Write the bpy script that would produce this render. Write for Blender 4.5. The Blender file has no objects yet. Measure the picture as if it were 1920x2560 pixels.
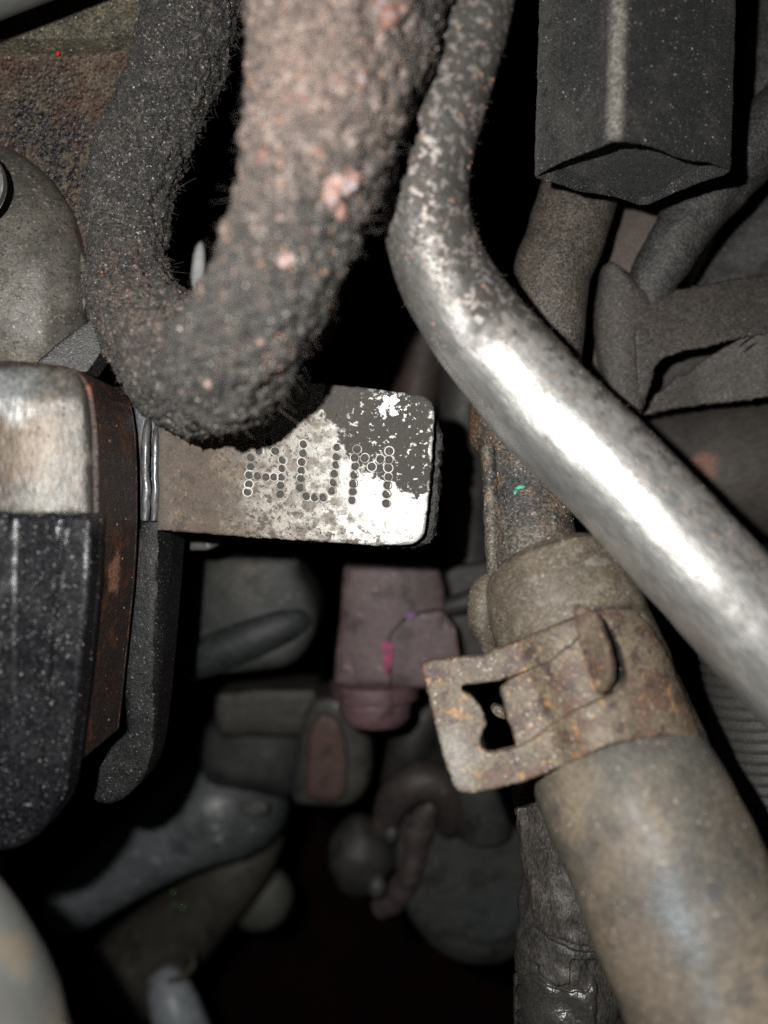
import bpy, math, random
import numpy as np
from mathutils import Vector, Matrix, geometry
from mathutils.bvhtree import BVHTree
random.seed(7)
R = random.Random(11)
sc = bpy.context.scene
C = bpy.data.collections.new("engine_bay"); sc.collection.children.link(C)

# ------------------------------------------------------------------ camera, lamp, exposure
F = 1990.0                      # focal length in pixels of the 1920 x 2560 photograph
cam = bpy.data.cameras.new("camera"); camo = bpy.data.objects.new("camera", cam); C.objects.link(camo)
cam.sensor_fit = 'HORIZONTAL'; cam.sensor_width = 27.0; cam.lens = 27.0 * F / 1920.0
cam.clip_start = 0.005; cam.clip_end = 10.0
cam.dof.use_dof = True; cam.dof.focus_distance = 0.141; cam.dof.aperture_fstop = 8.2
camo.location = (0, 0, 0)       # looks straight down into the engine bay (-Z)
sc.camera = camo
w = bpy.data.worlds.new("World"); sc.world = w; w.use_nodes = True
bg = w.node_tree.nodes['Background']; bg.inputs[0].default_value = (.75, .9, 1, 1); bg.inputs[1].default_value = 0.003
# the phone's flash LED, up and to the left of its lens
fl = bpy.data.lights.new("phone_flash", 'POINT'); fl.energy = 1.25; fl.shadow_soft_size = 0.0014; fl.color = (1.0, .982, .945)
flo = bpy.data.objects.new("phone_flash", fl); flo.location = (-.018, .0125, .001); C.objects.link(flo)
sc.view_settings.view_transform = 'Standard'; sc.view_settings.look = 'None'
sc.view_settings.exposure = 0.0; sc.view_settings.gamma = 1.0
sc.cycles.max_bounces = 5; sc.cycles.diffuse_bounces = 2; sc.cycles.glossy_bounces = 3
sc.cycles.use_denoising = False

def P(x, y, d):                 # photograph pixel + distance in cm -> point in metres
    d = d * .01
    return Vector(((x - 960.) * d / F, (1280. - y) * d / F, -d))
def px(n, d): return n * d * .01 / F

# ------------------------------------------------------------------ materials
class NT:
    def __init__(s, name):
        s.m = bpy.data.materials.new(name); s.m.use_nodes = True
        s.t = s.m.node_tree; s.b = s.t.nodes['Principled BSDF']
        s.pos = s.n('ShaderNodeNewGeometry').outputs['Position']
    def n(s, k, **kw):
        q = s.t.nodes.new(k)
        for a, v in kw.items(): setattr(q, a, v)
        return q
    def L(s, a, b): s.t.links.new(a, b)
    def put(s, v, sock):
        if hasattr(v, 'is_output'): s.L(v, sock)
        else: sock.default_value = v
    def math(s, op, a, b=0., c=None, clamp=False):
        q = s.n('ShaderNodeMath', operation=op); q.use_clamp = clamp
        s.put(a, q.inputs[0]); s.put(b, q.inputs[1])
        if c is not None: s.put(c, q.inputs[2])
        return q.outputs[0]
    def noise(s, scale, detail=3., rough=.6, stretch=None, seed=0., dist=0., color=False):
        v = s.pos
        mp = s.n('ShaderNodeMapping')
        s.L(v, mp.inputs[0]); mp.inputs[1].default_value = (seed, seed * .7, seed * 1.3)
        if stretch:
            ang, f = stretch          # grain runs along ang (degrees, image plane), f times longer
            mp.vector_type = 'TEXTURE'
            mp.inputs[2].default_value = (0, 0, math.radians(ang)); mp.inputs[3].default_value = (f, 1, 1)
        q = s.n('ShaderNodeTexNoise'); q.inputs['Scale'].default_value = scale
        q.inputs['Detail'].default_value = detail; q.inputs['Roughness'].default_value = rough
        q.inputs['Distortion'].default_value = dist
        s.L(mp.outputs[0], q.inputs['Vector'])
        return q.outputs['Color' if color else 'Fac']
    def ramp(s, v, lo, hi, a=0., b=1.):
        q = s.n('ShaderNodeMapRange'); q.interpolation_type = 'SMOOTHSTEP'
        s.put(v, q.inputs[0]); q.inputs[1].default_value = lo; q.inputs[2].default_value = hi
        q.inputs[3].default_value = a; q.inputs[4].default_value = b
        return q.outputs[0]
    def mix(s, f, a, b):
        q = s.n('ShaderNodeMix', data_type='RGBA'); s.put(f, q.inputs[0])
        for v, k in ((a, 6), (b, 7)):
            if hasattr(v, 'is_output'): s.L(v, q.inputs[k])
            else: q.inputs[k].default_value = (*v, 1) if len(v) == 3 else v
        return q.outputs[2]
    def mixf(s, f, a, b):
        q = s.n('ShaderNodeMix', data_type='FLOAT'); s.put(f, q.inputs[0]); s.put(a, q.inputs[2]); s.put(b, q.inputs[3])
        return q.outputs[0]
    def mask(s, L):
        k = L[0]
        if k == 'n':        # noise threshold: scale, lo, hi [, stretch, detail]
            return s.ramp(s.noise(L[1], L[5] if len(L) > 5 else 4., .62, L[4] if len(L) > 4 else None, seed=R.random() * 3), L[2], L[3])
        if k == 'v':        # scattered specks: cells per metre, radius (share of cell), share of cells kept
            q = s.n('ShaderNodeTexVoronoi'); q.inputs['Scale'].default_value = L[1]
            mp = s.n('ShaderNodeMapping'); s.L(s.pos, mp.inputs[0]); mp.inputs[1].default_value = (R.random(), R.random(), R.random())
            wv = s.n('ShaderNodeVectorMath', operation='MULTIPLY_ADD')
            s.L(s.noise(L[1] * 2.2, 1., color=True), wv.inputs[0]); wv.inputs[1].default_value = (.5 / L[1],) * 3
            s.L(mp.outputs[0], wv.inputs[2]); s.L(wv.outputs[0], q.inputs['Vector'])
            near = s.ramp(q.outputs['Distance'], L[2], L[2] * .6)
            sp = s.n('ShaderNodeSeparateColor'); s.L(q.outputs['Color'], sp.inputs[0])
            return s.math('MULTIPLY', near, s.math('LESS_THAN', sp.outputs[0], L[3]))
        if k == 'p':        # a patch: centre point, radius, softness, wobble (all metres), wobble scale, strength
            q = s.n('ShaderNodeVectorMath', operation='DISTANCE'); s.L(s.pos, q.inputs[0]); q.inputs[1].default_value = L[1]
            nz = s.math('MULTIPLY', s.math('SUBTRACT', s.noise(L[5], 5., .65, seed=R.random()), .5), L[4] * 4)
            return s.math('MULTIPLY', s.ramp(s.math('ADD', q.outputs['Value'], nz), L[2] + L[3], L[2] - L[3]), L[6] if len(L) > 6 else 1.)
        if k == 'h':        # half space: point on its border, direction, softness, wobble, scale, strength
            q = s.n('ShaderNodeVectorMath', operation='SUBTRACT'); s.L(s.pos, q.inputs[0]); q.inputs[1].default_value = L[1]
            q2 = s.n('ShaderNodeVectorMath', operation='DOT_PRODUCT'); s.L(q.outputs[0], q2.inputs[0]); q2.inputs[1].default_value = Vector(L[2]).normalized()
            nz = s.math('MULTIPLY', s.math('SUBTRACT', s.noise(L[5], 5., .65, seed=R.random()), .5), L[4] * 4)
            return s.math('MULTIPLY', s.ramp(s.math('ADD', q2.outputs['Value'], nz), -L[3], L[3]), L[6] if len(L) > 6 else 1.)
        if k == 'l':        # near a line: point a, point b, radius, softness, wobble, scale, strength
            a, b2 = L[1], L[2]
            q = s.n('ShaderNodeVectorMath', operation='SUBTRACT'); s.L(s.pos, q.inputs[0]); q.inputs[1].default_value = a
            c = s.n('ShaderNodeVectorMath', operation='CROSS_PRODUCT'); s.L(q.outputs[0], c.inputs[0]); c.inputs[1].default_value = (b2 - a).normalized()
            e = s.n('ShaderNodeVectorMath', operation='LENGTH'); s.L(c.outputs[0], e.inputs[0])
            nz = s.math('MULTIPLY', s.math('SUBTRACT', s.noise(L[6], 5., .65, seed=R.random()), .5), L[5] * 4)
            return s.math('MULTIPLY', s.ramp(s.math('ADD', e.outputs['Value'], nz), L[3] + L[4], L[3] - L[4]), L[7] if len(L) > 7 else 1.)
        if k == 'x':        # product of two masks
            return s.math('MULTIPLY', s.mask(L[1]), s.mask(L[2]))

def mat(name, base, base2=None, scale=400, lohi=(.35, .65), layers=(), rough=.6, metal=0., spec=.5, bump=(), grain=.0, gscale=3500, stretch=None, sheen=0., vbump=None):
    """layers: (mask, colour, rough or None, metal or None)"""
    s = NT(name)
    col = s.mix(s.ramp(s.noise(scale, 5., .65, stretch, seed=R.random()), *lohi), base, base2 or tuple(c * .6 for c in base))
    ro, me = rough, metal
    for L in layers:
        f = s.mask(L[0]); col = s.mix(f, col, L[1])
        if L[2] is not None: ro = s.mixf(f, ro, L[2])
        if L[3] is not None: me = s.mixf(f, me, L[3])
    if grain:
        g = s.math('MULTIPLY', s.ramp(s.noise(gscale * .8, 2., .7, stretch, seed=.37), .36, .66, 1 - grain, 1 + grain * 1.2), s.ramp(s.noise(gscale * .22, 4., .7, stretch, seed=.77), .34, .68, 1 - grain * .4, 1 + grain * .4))
        q = s.n('ShaderNodeVectorMath', operation='SCALE'); s.L(col, q.inputs[0]) if hasattr(col, 'is_output') else None
        s.put(g, q.inputs[3]); col = q.outputs[0]
    s.L(col, s.b.inputs['Base Color'])
    s.put(ro, s.b.inputs['Roughness']); s.put(me, s.b.inputs['Metallic'])
    s.b.inputs['Specular IOR Level'].default_value = spec
    if sheen: s.b.inputs['Sheen Weight'].default_value = sheen; s.b.inputs['Sheen Roughness'].default_value = .4
    h = None
    for sca, amp in bump:       # scale per metre, height in metres
        t = s.math('MULTIPLY', s.noise(sca, 3., .6, stretch, seed=R.random()), amp)
        h = t if h is None else s.math('ADD', h, t)
    if vbump:
        q = s.n('ShaderNodeTexVoronoi'); q.inputs['Scale'].default_value = vbump[0]; s.L(s.pos, q.inputs['Vector'])
        t = s.math('MULTIPLY', s.ramp(q.outputs['Distance'], .6, 0.), vbump[1]); h = t if h is None else s.math('ADD', h, t)
    if h is not None:
        b = s.n('ShaderNodeBump'); b.inputs['Distance'].default_value = 1.0; b.inputs['Strength'].default_value = 1.0
        s.L(h, b.inputs['Height']); s.L(b.outputs[0], s.b.inputs['Normal'])
    return s.m

# ------------------------------------------------------------------ objects
def tagit(o, label, cat, group=None, kind=None):
    if label: o['label'] = label
    if cat: o['category'] = cat
    if group: o['group'] = group
    if kind: o['kind'] = kind
    return o
def thing(name, at, label, cat, group=None):
    o = bpy.data.objects.new(name, None); C.objects.link(o); o.location = at; o.empty_display_size = .005
    return tagit(o, label, cat, group)
def mesh_obj(name, verts, faces, m, parent=None, sharp=40, origin=None, kind=None, smooth=True, shift=True):
    me = bpy.data.meshes.new(name)
    V = np.array([tuple(v) for v in verts], dtype=float)
    o3 = V.mean(0) if origin is None else np.array(origin)
    if not shift: o3 = np.zeros(3)
    me.from_pydata([tuple(v) for v in (V - o3)], [], faces); me.update()
    if smooth:
        me.polygons.foreach_set('use_smooth', [True] * len(me.polygons))
        if sharp: me.set_sharp_from_angle(angle=math.radians(sharp))
    if m: me.materials.append(m)
    o = bpy.data.objects.new(name, me); C.objects.link(o)
    o.location = tuple(o3)
    if parent is not None:
        o.parent = parent; o.location = Vector(tuple(o3)) - wloc(parent)
    if kind: o['kind'] = kind
    return o
def wloc(o):
    v = Vector(o.location)
    while o.parent: o = o.parent; v = v + o.location
    return v
def bake(o, mods):
    """mods: list of (type, dict); modifiers are applied at once"""
    for t, kw in mods:
        md = o.modifiers.new(t.lower(), t)
        for k, v in kw.items(): setattr(md, k, v)
    dg = bpy.context.evaluated_depsgraph_get(); dg.update()
    me = bpy.data.meshes.new_from_object(o.evaluated_get(dg))
    old = o.data; o.modifiers.clear(); o.data = me; me.name = old.name
    me.polygons.foreach_set('use_smooth', [True] * len(me.polygons))
    return o
_tx = {}
def clouds(size, depth=2, basis='BLENDER_ORIGINAL', typ='CLOUDS'):
    k = (size, depth, basis, typ)
    if k not in _tx:
        t = bpy.data.textures.new('relief', typ); t.noise_scale = size; t.noise_basis = basis
        if typ == 'CLOUDS': t.noise_depth = depth
        _tx[k] = t
    return _tx[k]
def disp(size, strength, depth=2, **k):
    return ('DISPLACE', dict(texture=clouds(size, depth, **k), strength=strength, mid_level=.5))
def catmull(pts, step):
    pts = [Vector(p) for p in pts]
    q = [pts[0] * 2 - pts[1]] + pts + [pts[-1] * 2 - pts[-2]]
    out = []
    for i in range(1, len(q) - 2):
        p0, p1, p2, p3 = q[i - 1:i + 3]
        n = max(1, int((Vector(p2[:3]) - Vector(p1[:3])).length / step))
        for k in range(n):
            t = k / n
            out.append(.5 * ((2 * p1) + (p2 - p0) * t + (2 * p0 - 5 * p1 + 4 * p2 - p3) * t * t + (3 * p1 - p0 - 3 * p2 + p3) * t ** 3))
    out.append(q[-2]); return out
def tube_geo(pts, step=.0008, seg=40, rfn=None, round_ends=False):
    """pts: (px, py, depth cm, radius px). returns verts, faces"""
    c = []
    for p in pts:
        v = P(*p[:3]); c.append(Vector((v.x, v.y, v.z, px(p[3], p[2]))))
    s = catmull(c, step)
    pos = [Vector(v[:3]) for v in s]; rad = [v[3] for v in s]
    L = [0.]
    for a, b in zip(pos, pos[1:]): L.append(L[-1] + (b - a).length)
    V, Fc = [], []
    t0 = (pos[1] - pos[0]).normalized()
    nrm = t0.cross(Vector((0, 0, 1)));
    if nrm.length < .1: nrm = t0.cross(Vector((1, 0, 0)))
    nrm.normalize()
    for i, p in enumerate(pos):
        t = (pos[min(i + 1, len(pos) - 1)] - pos[max(i - 1, 0)]).normalized()
        nrm = (nrm - t * nrm.dot(t)).normalized(); bn = t.cross(nrm)
        for k in range(seg):
            a = 2 * math.pi * k / seg
            r = rad[i]
            if rfn: r *= rfn(L[i], a, L[-1])
            V.append(p + (nrm * math.cos(a) + bn * math.sin(a)) * r)
    n = len(pos)
    for i in range(n - 1):
        for k in range(seg):
            a, b = i * seg + k, i * seg + (k + 1) % seg
            Fc.append((a, b, b + seg, a + seg))
    for e, base in ((0, 0), (1, (n - 1) * seg)):
        V.append(pos[0 if e == 0 else -1]); ci = len(V) - 1
        for k in range(seg):
            a, b = base + k, base + (k + 1) % seg
            Fc.append((b, a, ci) if e == 0 else (a, b, ci))
    return V, Fc
def tube(name, pts, m, parent=None, mods=(), **kw):
    kind = kw.pop('kind', None)
    V, Fc = tube_geo(pts, **kw)
    o = mesh_obj(name, V, Fc, m, parent, kind=kind)
    if mods: bake(o, list(mods))
    return o
def inside(pt, poly):
    x, y = pt; c = False; j = len(poly) - 1
    for i in range(len(poly)):
        xi, yi = poly[i]; xj, yj = poly[j]
        if (yi > y) != (yj > y) and x < (xj - xi) * (y - yi) / (yj - yi) + xi: c = not c
        j = i
    return c
def fil(poly, r, n=5):
    """round the corners of a polygon; r one number or one per corner"""
    out = []; N = len(poly)
    for i, p in enumerate(poly):
        rr = r[i] if isinstance(r, (list, tuple)) else r
        p = Vector(p); a = Vector(poly[i - 1]); b = Vector(poly[(i + 1) % N])
        la, lb = (a - p).length, (b - p).length
        q = min(rr, la * .48, lb * .48)
        if q < 1: out.append(tuple(p)); continue
        s, e = p + (a - p) / la * q, p + (b - p) / lb * q
        for k in range(n + 1):
            t = k / n; out.append(tuple(s * (1 - t) ** 2 + p * 2 * t * (1 - t) + e * t * t))
    return out
def ragged(poly, amp, step=8, seed=1):
    rr = random.Random(seed); out = []
    for i, p in enumerate(poly):
        a, b = Vector(p), Vector(poly[(i + 1) % len(poly)])
        n = max(1, int((b - a).length / step))
        for k in range(n):
            out.append(tuple(a.lerp(b, k / n) + Vector((rr.gauss(0, amp), rr.gauss(0, amp)))))
    return out
def dens(poly, step):
    out = []
    for i, p in enumerate(poly):
        a, b = Vector(p), Vector(poly[(i + 1) % len(poly)])
        n = max(1, int((b - a).length / step))
        out += [tuple(a.lerp(b, k / n)) for k in range(n)]
    return out
def area(p): return .5 * sum(p[i - 1][0] * p[i][1] - p[i][0] * p[i - 1][1] for i in range(len(p)))
def sheet_geo(outer, dfn, thick, step=14, holes=(), bev=0, bdep=.03, back=None):
    """outline in photograph pixels, laid at the distance dfn(x, y) (cm), thick metres deep; bev px of rounded rim, bdep cm"""
    if not callable(dfn):
        dv = dfn; dfn = lambda x, y: dv
    loops = [dens(outer, step)] + [dens(h, step) for h in holes]
    pts, edges = [], []
    for lp in loops:
        b0 = len(pts); pts += lp
        edges += [(b0 + i, b0 + (i + 1) % len(lp)) for i in range(len(lp))]
    nb = len(pts)
    segs = np.array([[*pts[a], *pts[b]] for a, b in edges])
    def bdist(p):
        a = segs[:, :2]; d = segs[:, 2:] - a; q = np.array(p) - a
        t = np.clip((q * d).sum(1) / np.maximum((d * d).sum(1), 1e-9), 0, 1)
        return float(np.sqrt(((q - d * t[:, None]) ** 2).sum(1)).min())
    ok = lambda p: inside(p, outer) and not any(inside(p, h) for h in holes)
    if bev:
        for lp in loops:
            sg = 1 if area(lp) > 0 else -1
            for f in (.35, 1.):
                for i, p in enumerate(lp):
                    a, b = Vector(lp[i - 1]), Vector(lp[(i + 1) % len(lp)]); t = (b - a)
                    if t.length < 1e-6: continue
                    t.normalize()
                    for s2 in (1,) :
                        q = Vector(p) + Vector((-t.y, t.x)) * sg * bev * f
                        q2 = Vector(p) - Vector((-t.y, t.x)) * sg * bev * f
                        for z in (q, q2):
                            if ok(z) and bdist(z) > bev * f * .8: pts.append(tuple(z)); break
    xs = [p[0] for p in outer]; ys = [p[1] for p in outer]
    y = min(ys) + step * .5
    while y < max(ys):
        x = min(xs) + step * .5
        while x < max(xs):
            q = (x + R.uniform(-.2, .2) * step, y + R.uniform(-.2, .2) * step)
            if ok(q) and bdist(q) > max(step * .45, bev * 1.25): pts.append(q)
            x += step
        y += step
    v2, _, f2, ov, _, _ = geometry.delaunay_2d_cdt([Vector(p) for p in pts], edges, [], 0, 1e-4)
    tri = []
    for f in f2:
        c = sum((v2[i] for i in f), Vector((0, 0))) / len(f)
        if ok(c):
            a, b, c3 = (v2[i] for i in f[:3])
            cr = (b.x - a.x) * (c3.y - a.y) - (b.y - a.y) * (c3.x - a.x)
            if abs(cr) < .02: continue      # a sliver along a straight rim
            tri.append(tuple(f) if cr < 0 else tuple(reversed(f)))      # faces the camera
    V = []
    for v in v2:
        d = dfn(v.x, v.y)
        if bev:
            t = min(1., bdist(v) / bev); d += bdep * (1 - math.sqrt(max(0, 1 - (1 - t) ** 2)))
        V.append(P(v.x, v.y, d))
    n = len(V)
    B = [v + (Vector((0, 0, -thick)) if back is None else Vector(back)) for v in V]
    Fc = list(tri) + [tuple(i + n for i in reversed(f)) for f in tri]
    cnt = {}
    for f in tri:
        for i in range(3):
            cnt[(f[i], f[(i + 1) % 3])] = 1
    for (a, b) in list(cnt):
        if (b, a) not in cnt: Fc.append((b, a, a + n, b + n))
    return V + B, Fc
def sheet(name, outer, dfn, thick, m, parent=None, mods=(), kind=None, sharp=40, **kw):
    V, Fc = sheet_geo(outer, dfn, thick, **kw)
    o = mesh_obj(name, V, Fc, m, parent, kind=kind, sharp=sharp)
    if mods: bake(o, list(mods)); o.data.set_sharp_from_angle(angle=math.radians(sharp))
    return o
def ball(name, x, y, d, rx, ry, rz, m, parent=None, mods=(), rot=0., seg=36, kind=None):
    c = P(x, y, d); V, Fc = [], []
    X, Y, Z = px(rx, d), px(ry, d), px(rz, d); n = seg // 2
    ca, sa = math.cos(rot), math.sin(rot)
    for i in range(n + 1):
        th = math.pi * i / n
        for k in range(seg):
            a = 2 * math.pi * k / seg
            u, v, ww = X * math.sin(th) * math.cos(a), Y * math.cos(th), Z * math.sin(th) * math.sin(a)
            V.append(c + Vector((u * ca - v * sa, u * sa + v * ca, ww)))
    for i in range(n):
        for k in range(seg):
            a, b = i * seg + k, i * seg + (k + 1) % seg
            Fc.append((a, a + seg, b + seg, b))
    o = mesh_obj(name, V, Fc, m, parent, sharp=None, kind=kind)
    if mods: bake(o, list(mods))
    return o
class Surf:
    """finds where a line of sight meets an object"""
    def __init__(s, o):
        off = wloc(o); me = o.data
        n = len(me.vertices); co = np.empty(n * 3); me.vertices.foreach_get('co', co); co = co.reshape(-1, 3) + np.array(off)
        s.co = co; s.polys = [tuple(p.vertices) for p in me.polygons]
        s.b = BVHTree.FromPolygons([tuple(c) for c in co], s.polys)
    def hit(s, x, y):
        dr = P(x, y, 10).normalized(); l, nn, i, d = s.b.ray_cast(Vector((0, 0, 0)), dr)
        if l is None: return None
        if nn.dot(dr) > 0: nn = -nn
        return l, nn
    def depth(s, x, y, default):
        h = s.hit(x, y); return -h[0].z * 100 if h else default

# ------------------------------------------------------------------ loose dirt: fibres and crumbs standing on a surface
def fibres(name, sf, n, length, thick, m, parent, region=None, curl=.5, rim=True, seed=3):
    rr = random.Random(seed); V, Fc = [], []; tries = 0; made = 0
    co, polys = sf.co, sf.polys
    while made < n and tries < n * 60:
        tries += 1
        f = polys[rr.randrange(len(polys))]
        a = Vector(co[f[0]]); b = Vector(co[f[1]]); c = Vector(co[f[2]])
        nn = (b - a).cross(c - a)
        if nn.length == 0: continue
        nn.normalize(); p = a.lerp(b, rr.random()).lerp(c, rr.random() * .6)
        vd = p.normalized(); g = nn.dot(vd)
        if g > .25: continue
        if rim and abs(g) > .32 and rr.random() > .15: continue
        X = 960 + p.x / -p.z * F; Y = 1280 - p.y / -p.z * F
        if not (-60 < X < 1980 and -60 < Y < 2620): continue
        if region and not region(X, Y, p): continue
        d = (nn + Vector((rr.gauss(0, .6), rr.gauss(0, .6), rr.gauss(0, .6)))).normalized()
        L = length * rr.choice((.3, .4, .5, .6, 1., 1.5)) * rr.uniform(.6, 1.2); k = 5; q = p - nn * thick; base = None
        ax = Vector((rr.gauss(0, 1), rr.gauss(0, 1), rr.gauss(0, 1))).normalized(); tw = rr.gauss(0, curl)
        for i in range(k + 1):
            t = d; u = t.orthogonal().normalized(); v2 = t.cross(u); th = thick * (1 - .6 * i / k)
            s0 = len(V)
            for j in range(3):
                an = j * 2.0944; V.append(q + (u * math.cos(an) + v2 * math.sin(an)) * th)
            if base is not None:
                for j in range(3): Fc.append((base + j, base + (j + 1) % 3, s0 + (j + 1) % 3, s0 + j))
            base = s0; q = q + d * (L / k); d = (Matrix.Rotation(tw, 3, ax) @ d).normalized()
        made += 1
    if not V: return None
    return mesh_obj(name, V, Fc, m, parent, kind='stuff', sharp=None)
def crumbs(name, sf, n, size, m, parent, region=None, flat=.5, seed=5):
    rr = random.Random(seed); V, Fc = [], []; made = 0; tries = 0
    while made < n and tries < n * 60:
        tries += 1
        X, Y = rr.uniform(-20, 1940), rr.uniform(-20, 2580)
        if region and not region(X, Y, None): continue
        h = sf.hit(X, Y)
        if not h: continue
        p, nn = h; u = nn.orthogonal().normalized(); u = Matrix.Rotation(rr.random() * 6.28, 3, nn) @ u; v = nn.cross(u)
        s = size * rr.choice((.5, .6, .7, .8, 1, 1.3, 2)) * rr.uniform(.7, 1.2); b = len(V); k = 6
        for j in range(k):
            a = 6.283 * j / k; r = s * rr.uniform(.6, 1.1)
            V.append(p + u * math.cos(a) * r + v * math.sin(a) * r * .75 - nn * s * .1)
        for j in range(k):
            a = 6.283 * (j + .5) / k; r = s * rr.uniform(.35, .6)
            V.append(p + u * math.cos(a) * r + v * math.sin(a) * r * .75 + nn * s * flat * rr.uniform(.7, 1.1))
        for j in range(k):
            j2 = (j + 1) % k
            Fc.append((b + j, b + j2, b + k + j)); Fc.append((b + j2, b + k + j2, b + k + j))
        Fc.append(tuple(b + k + j for j in range(k)))
        made += 1
    if not V: return None
    return mesh_obj(name, V, Fc, m, parent, kind='stuff', sharp=None, smooth=False)
def flake(name, sf, poly, thick, lift, m, parent, step=7, label=None):
    """a chip lying on a surface: outline in px, thick and lift in metres"""
    cx = sum(p[0] for p in poly) / len(poly); cy = sum(p[1] for p in poly) / len(poly)
    d0 = sf.depth(cx, cy, 14)
    o = sheet(name, poly, lambda x, y: .35 * min(sf.depth(x, y, d0), d0 + .3) + .65 * d0 - lift * 100, thick, m, parent, step=step, bev=min(6, step), bdep=.02)
    if label: o['label'] = label
    return o
def blobpoly(x, y, rx, ry, seed, n=14, j=.25):
    rr = random.Random(seed)
    return fil([(x + math.cos(a) * rx * rr.uniform(1 - j, 1 + j), y + math.sin(a) * ry * rr.uniform(1 - j, 1 + j)) for a in [6.283 * k / n for k in range(n)]], 6, 2)
#==MATERIALS==
m_white_crumb = mat('pale_crumb', (.45, .42, .38), rough=.5)
m_orange_crumb = mat('rust_crumb', (.34, .15, .08), (.3, .2, .15), rough=.6)
m_dark_crumb = mat('dark_crumb', (.05, .045, .04), rough=.4)
m_fibre = mat('charred_fibre', (.10, .09, .08), (.16, .14, .12), rough=.5)

#==THINGS==
# ------------------------------------------------------------------ 1. heat wrapped hose, bent like a U
WR = [(890, -260, 11.2, 262), (872, 0, 11.0, 250), (843, 145, 10.7, 226), (820, 250, 10.4, 205), (792, 360, 10.2, 186), (764, 470, 10.1, 170), (718, 610, 10.1, 155), (658, 750, 10.2, 146),
      (600, 860, 10.7, 152), (555, 928, 11.5, 162)]
WL = [(512, -260, 14.6, 118), (478, 40, 14.6, 114), (422, 220, 14.6, 108), (348, 400, 14.6, 106), (318, 540, 14.5, 98), (318, 660, 14.4, 98), (330, 750, 14.1, 108),
      (400, 850, 13.3, 132), (470, 925, 12.5, 152), (555, 928, 11.9, 160)]
hose_t = thing('wrapped_hose', P(560, 930, 12.4), 'thick fuzzy hose in charred insulation, bent into a U above the stamped tag', 'hose')
V1, F1 = tube_geo(WR, step=.0015, seg=40); V2, F2 = tube_geo(WL, step=.0015, seg=40)
n1 = len(V1)
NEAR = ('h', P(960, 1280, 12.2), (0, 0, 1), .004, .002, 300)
m_wrap = mat('charred_wrap', (.024, .0235, .022), (.044, .041, .037), scale=420, rough=.5, spec=.5, grain=.65, gscale=2300,
             layers=[(('n', 260, .52, .66), (.064, .057, .050), None, None),
                     (('n', 700, .56, .64), (.085, .073, .063), None, None),
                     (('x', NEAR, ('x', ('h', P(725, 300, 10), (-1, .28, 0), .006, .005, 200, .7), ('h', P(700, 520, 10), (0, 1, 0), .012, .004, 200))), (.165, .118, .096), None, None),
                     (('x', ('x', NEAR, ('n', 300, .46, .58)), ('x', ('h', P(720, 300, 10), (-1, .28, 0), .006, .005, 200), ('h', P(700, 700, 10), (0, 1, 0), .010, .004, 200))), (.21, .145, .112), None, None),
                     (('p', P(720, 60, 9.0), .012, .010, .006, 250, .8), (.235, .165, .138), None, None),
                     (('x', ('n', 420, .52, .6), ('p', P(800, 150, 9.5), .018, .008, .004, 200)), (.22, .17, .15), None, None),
                     (('x', ('p', P(280, 740, 13.4), .014, .006, .003, 300, .7), ('n', 500, .46, .6)), (.10, .066, .053), None, None),
                     (('x', ('p', P(300, 850, 12.8), .012, .006, .003, 300, .7), ('n', 400, .46, .6)), (.12, .088, .070), None, None),
                     (('p', P(468, 885, 11.5), .0030, .002, .002, 400, .6), (.17, .095, .06), None, None),
                     (('n', 1400, .60, .66, None, 2), (.15, .128, .11), .45, None),
                     (('n', 1900, .65, .71, None, 2), (.36, .33, .30), .3, None),
                     (('n', 1000, .60, .68, None, 2), (.010, .010, .009), .6, None)],
             bump=[(1500, .00045), (3200, .00034)], sheen=.08)
sleeve = mesh_obj('sleeve', V1 + V2, F1 + [tuple(i + n1 for i in f) for f in F2], m_wrap, hose_t)
bake(sleeve, [('REMESH', dict(mode='VOXEL', voxel_size=.00075, use_smooth_shade=True)), ('SMOOTH', dict(iterations=6, factor=.6)),
              ('SUBSURF', dict(levels=1)), disp(.006, .0020, 2), disp(.0024, .0022, 2), disp(.0009, .0009, 1), disp(.0004, .0007, 0)])
S_h = Surf(sleeve)
fibres('loose_fibre', S_h, 5200, .0013, .00003, m_fibre, hose_t, curl=.55)
fibres('frayed_fibre', S_h, 260, .0036, .000034, m_fibre, hose_t, curl=1.3, seed=19, region=lambda x, y, p: (x > 800 and y > 380) or (x > 640 and y > 760) or (380 < x < 620 and y < 700))
fibres('long_fibre', S_h, 520, .0034, .000034, m_fibre, hose_t, curl=.9, seed=9)
crumbs('pale_grit', S_h, 420, .00016, m_white_crumb, hose_t, seed=1)
crumbs('rust_grit', S_h, 380, .00020, m_orange_crumb, hose_t, seed=2, region=lambda x, y, p: x > 500 or y > 650)
m_flake = mat('pink_rust_flake', (.25, .145, .12), (.19, .10, .075), scale=900, rough=.42, bump=[(1600, .0002)], layers=[(('n', 600, .52, .62), (.27, .24, .25), .35, None)], grain=.35)
for i, (x, y, a, b, lab) in enumerate([(860, 450, 44, 36, 'largest pink rust flake'), (826, 484, 30, 38, None), (850, 522, 16, 26, None), (715, 650, 24, 20, None), (948, 30, 52, 50, None),
                    (905, 200, 16, 22, None), (760, 245, 14, 12, None), (655, 395, 16, 22, None), (700, 405, 12, 15, None), (650, 855, 13, 10, None), (795, 380, 16, 10, None),
                    (1000, 18, 26, 14, None), (700, 545, 12, 9, None), (520, 960, 12, 14, None), (845, 195, 11, 12, None)]):
    flake('rust_flake', S_h, blobpoly(x, y, a, b, i + 3, j=.38), .0003, .0003, m_flake, hose_t, step=8, label=lab)

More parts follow.
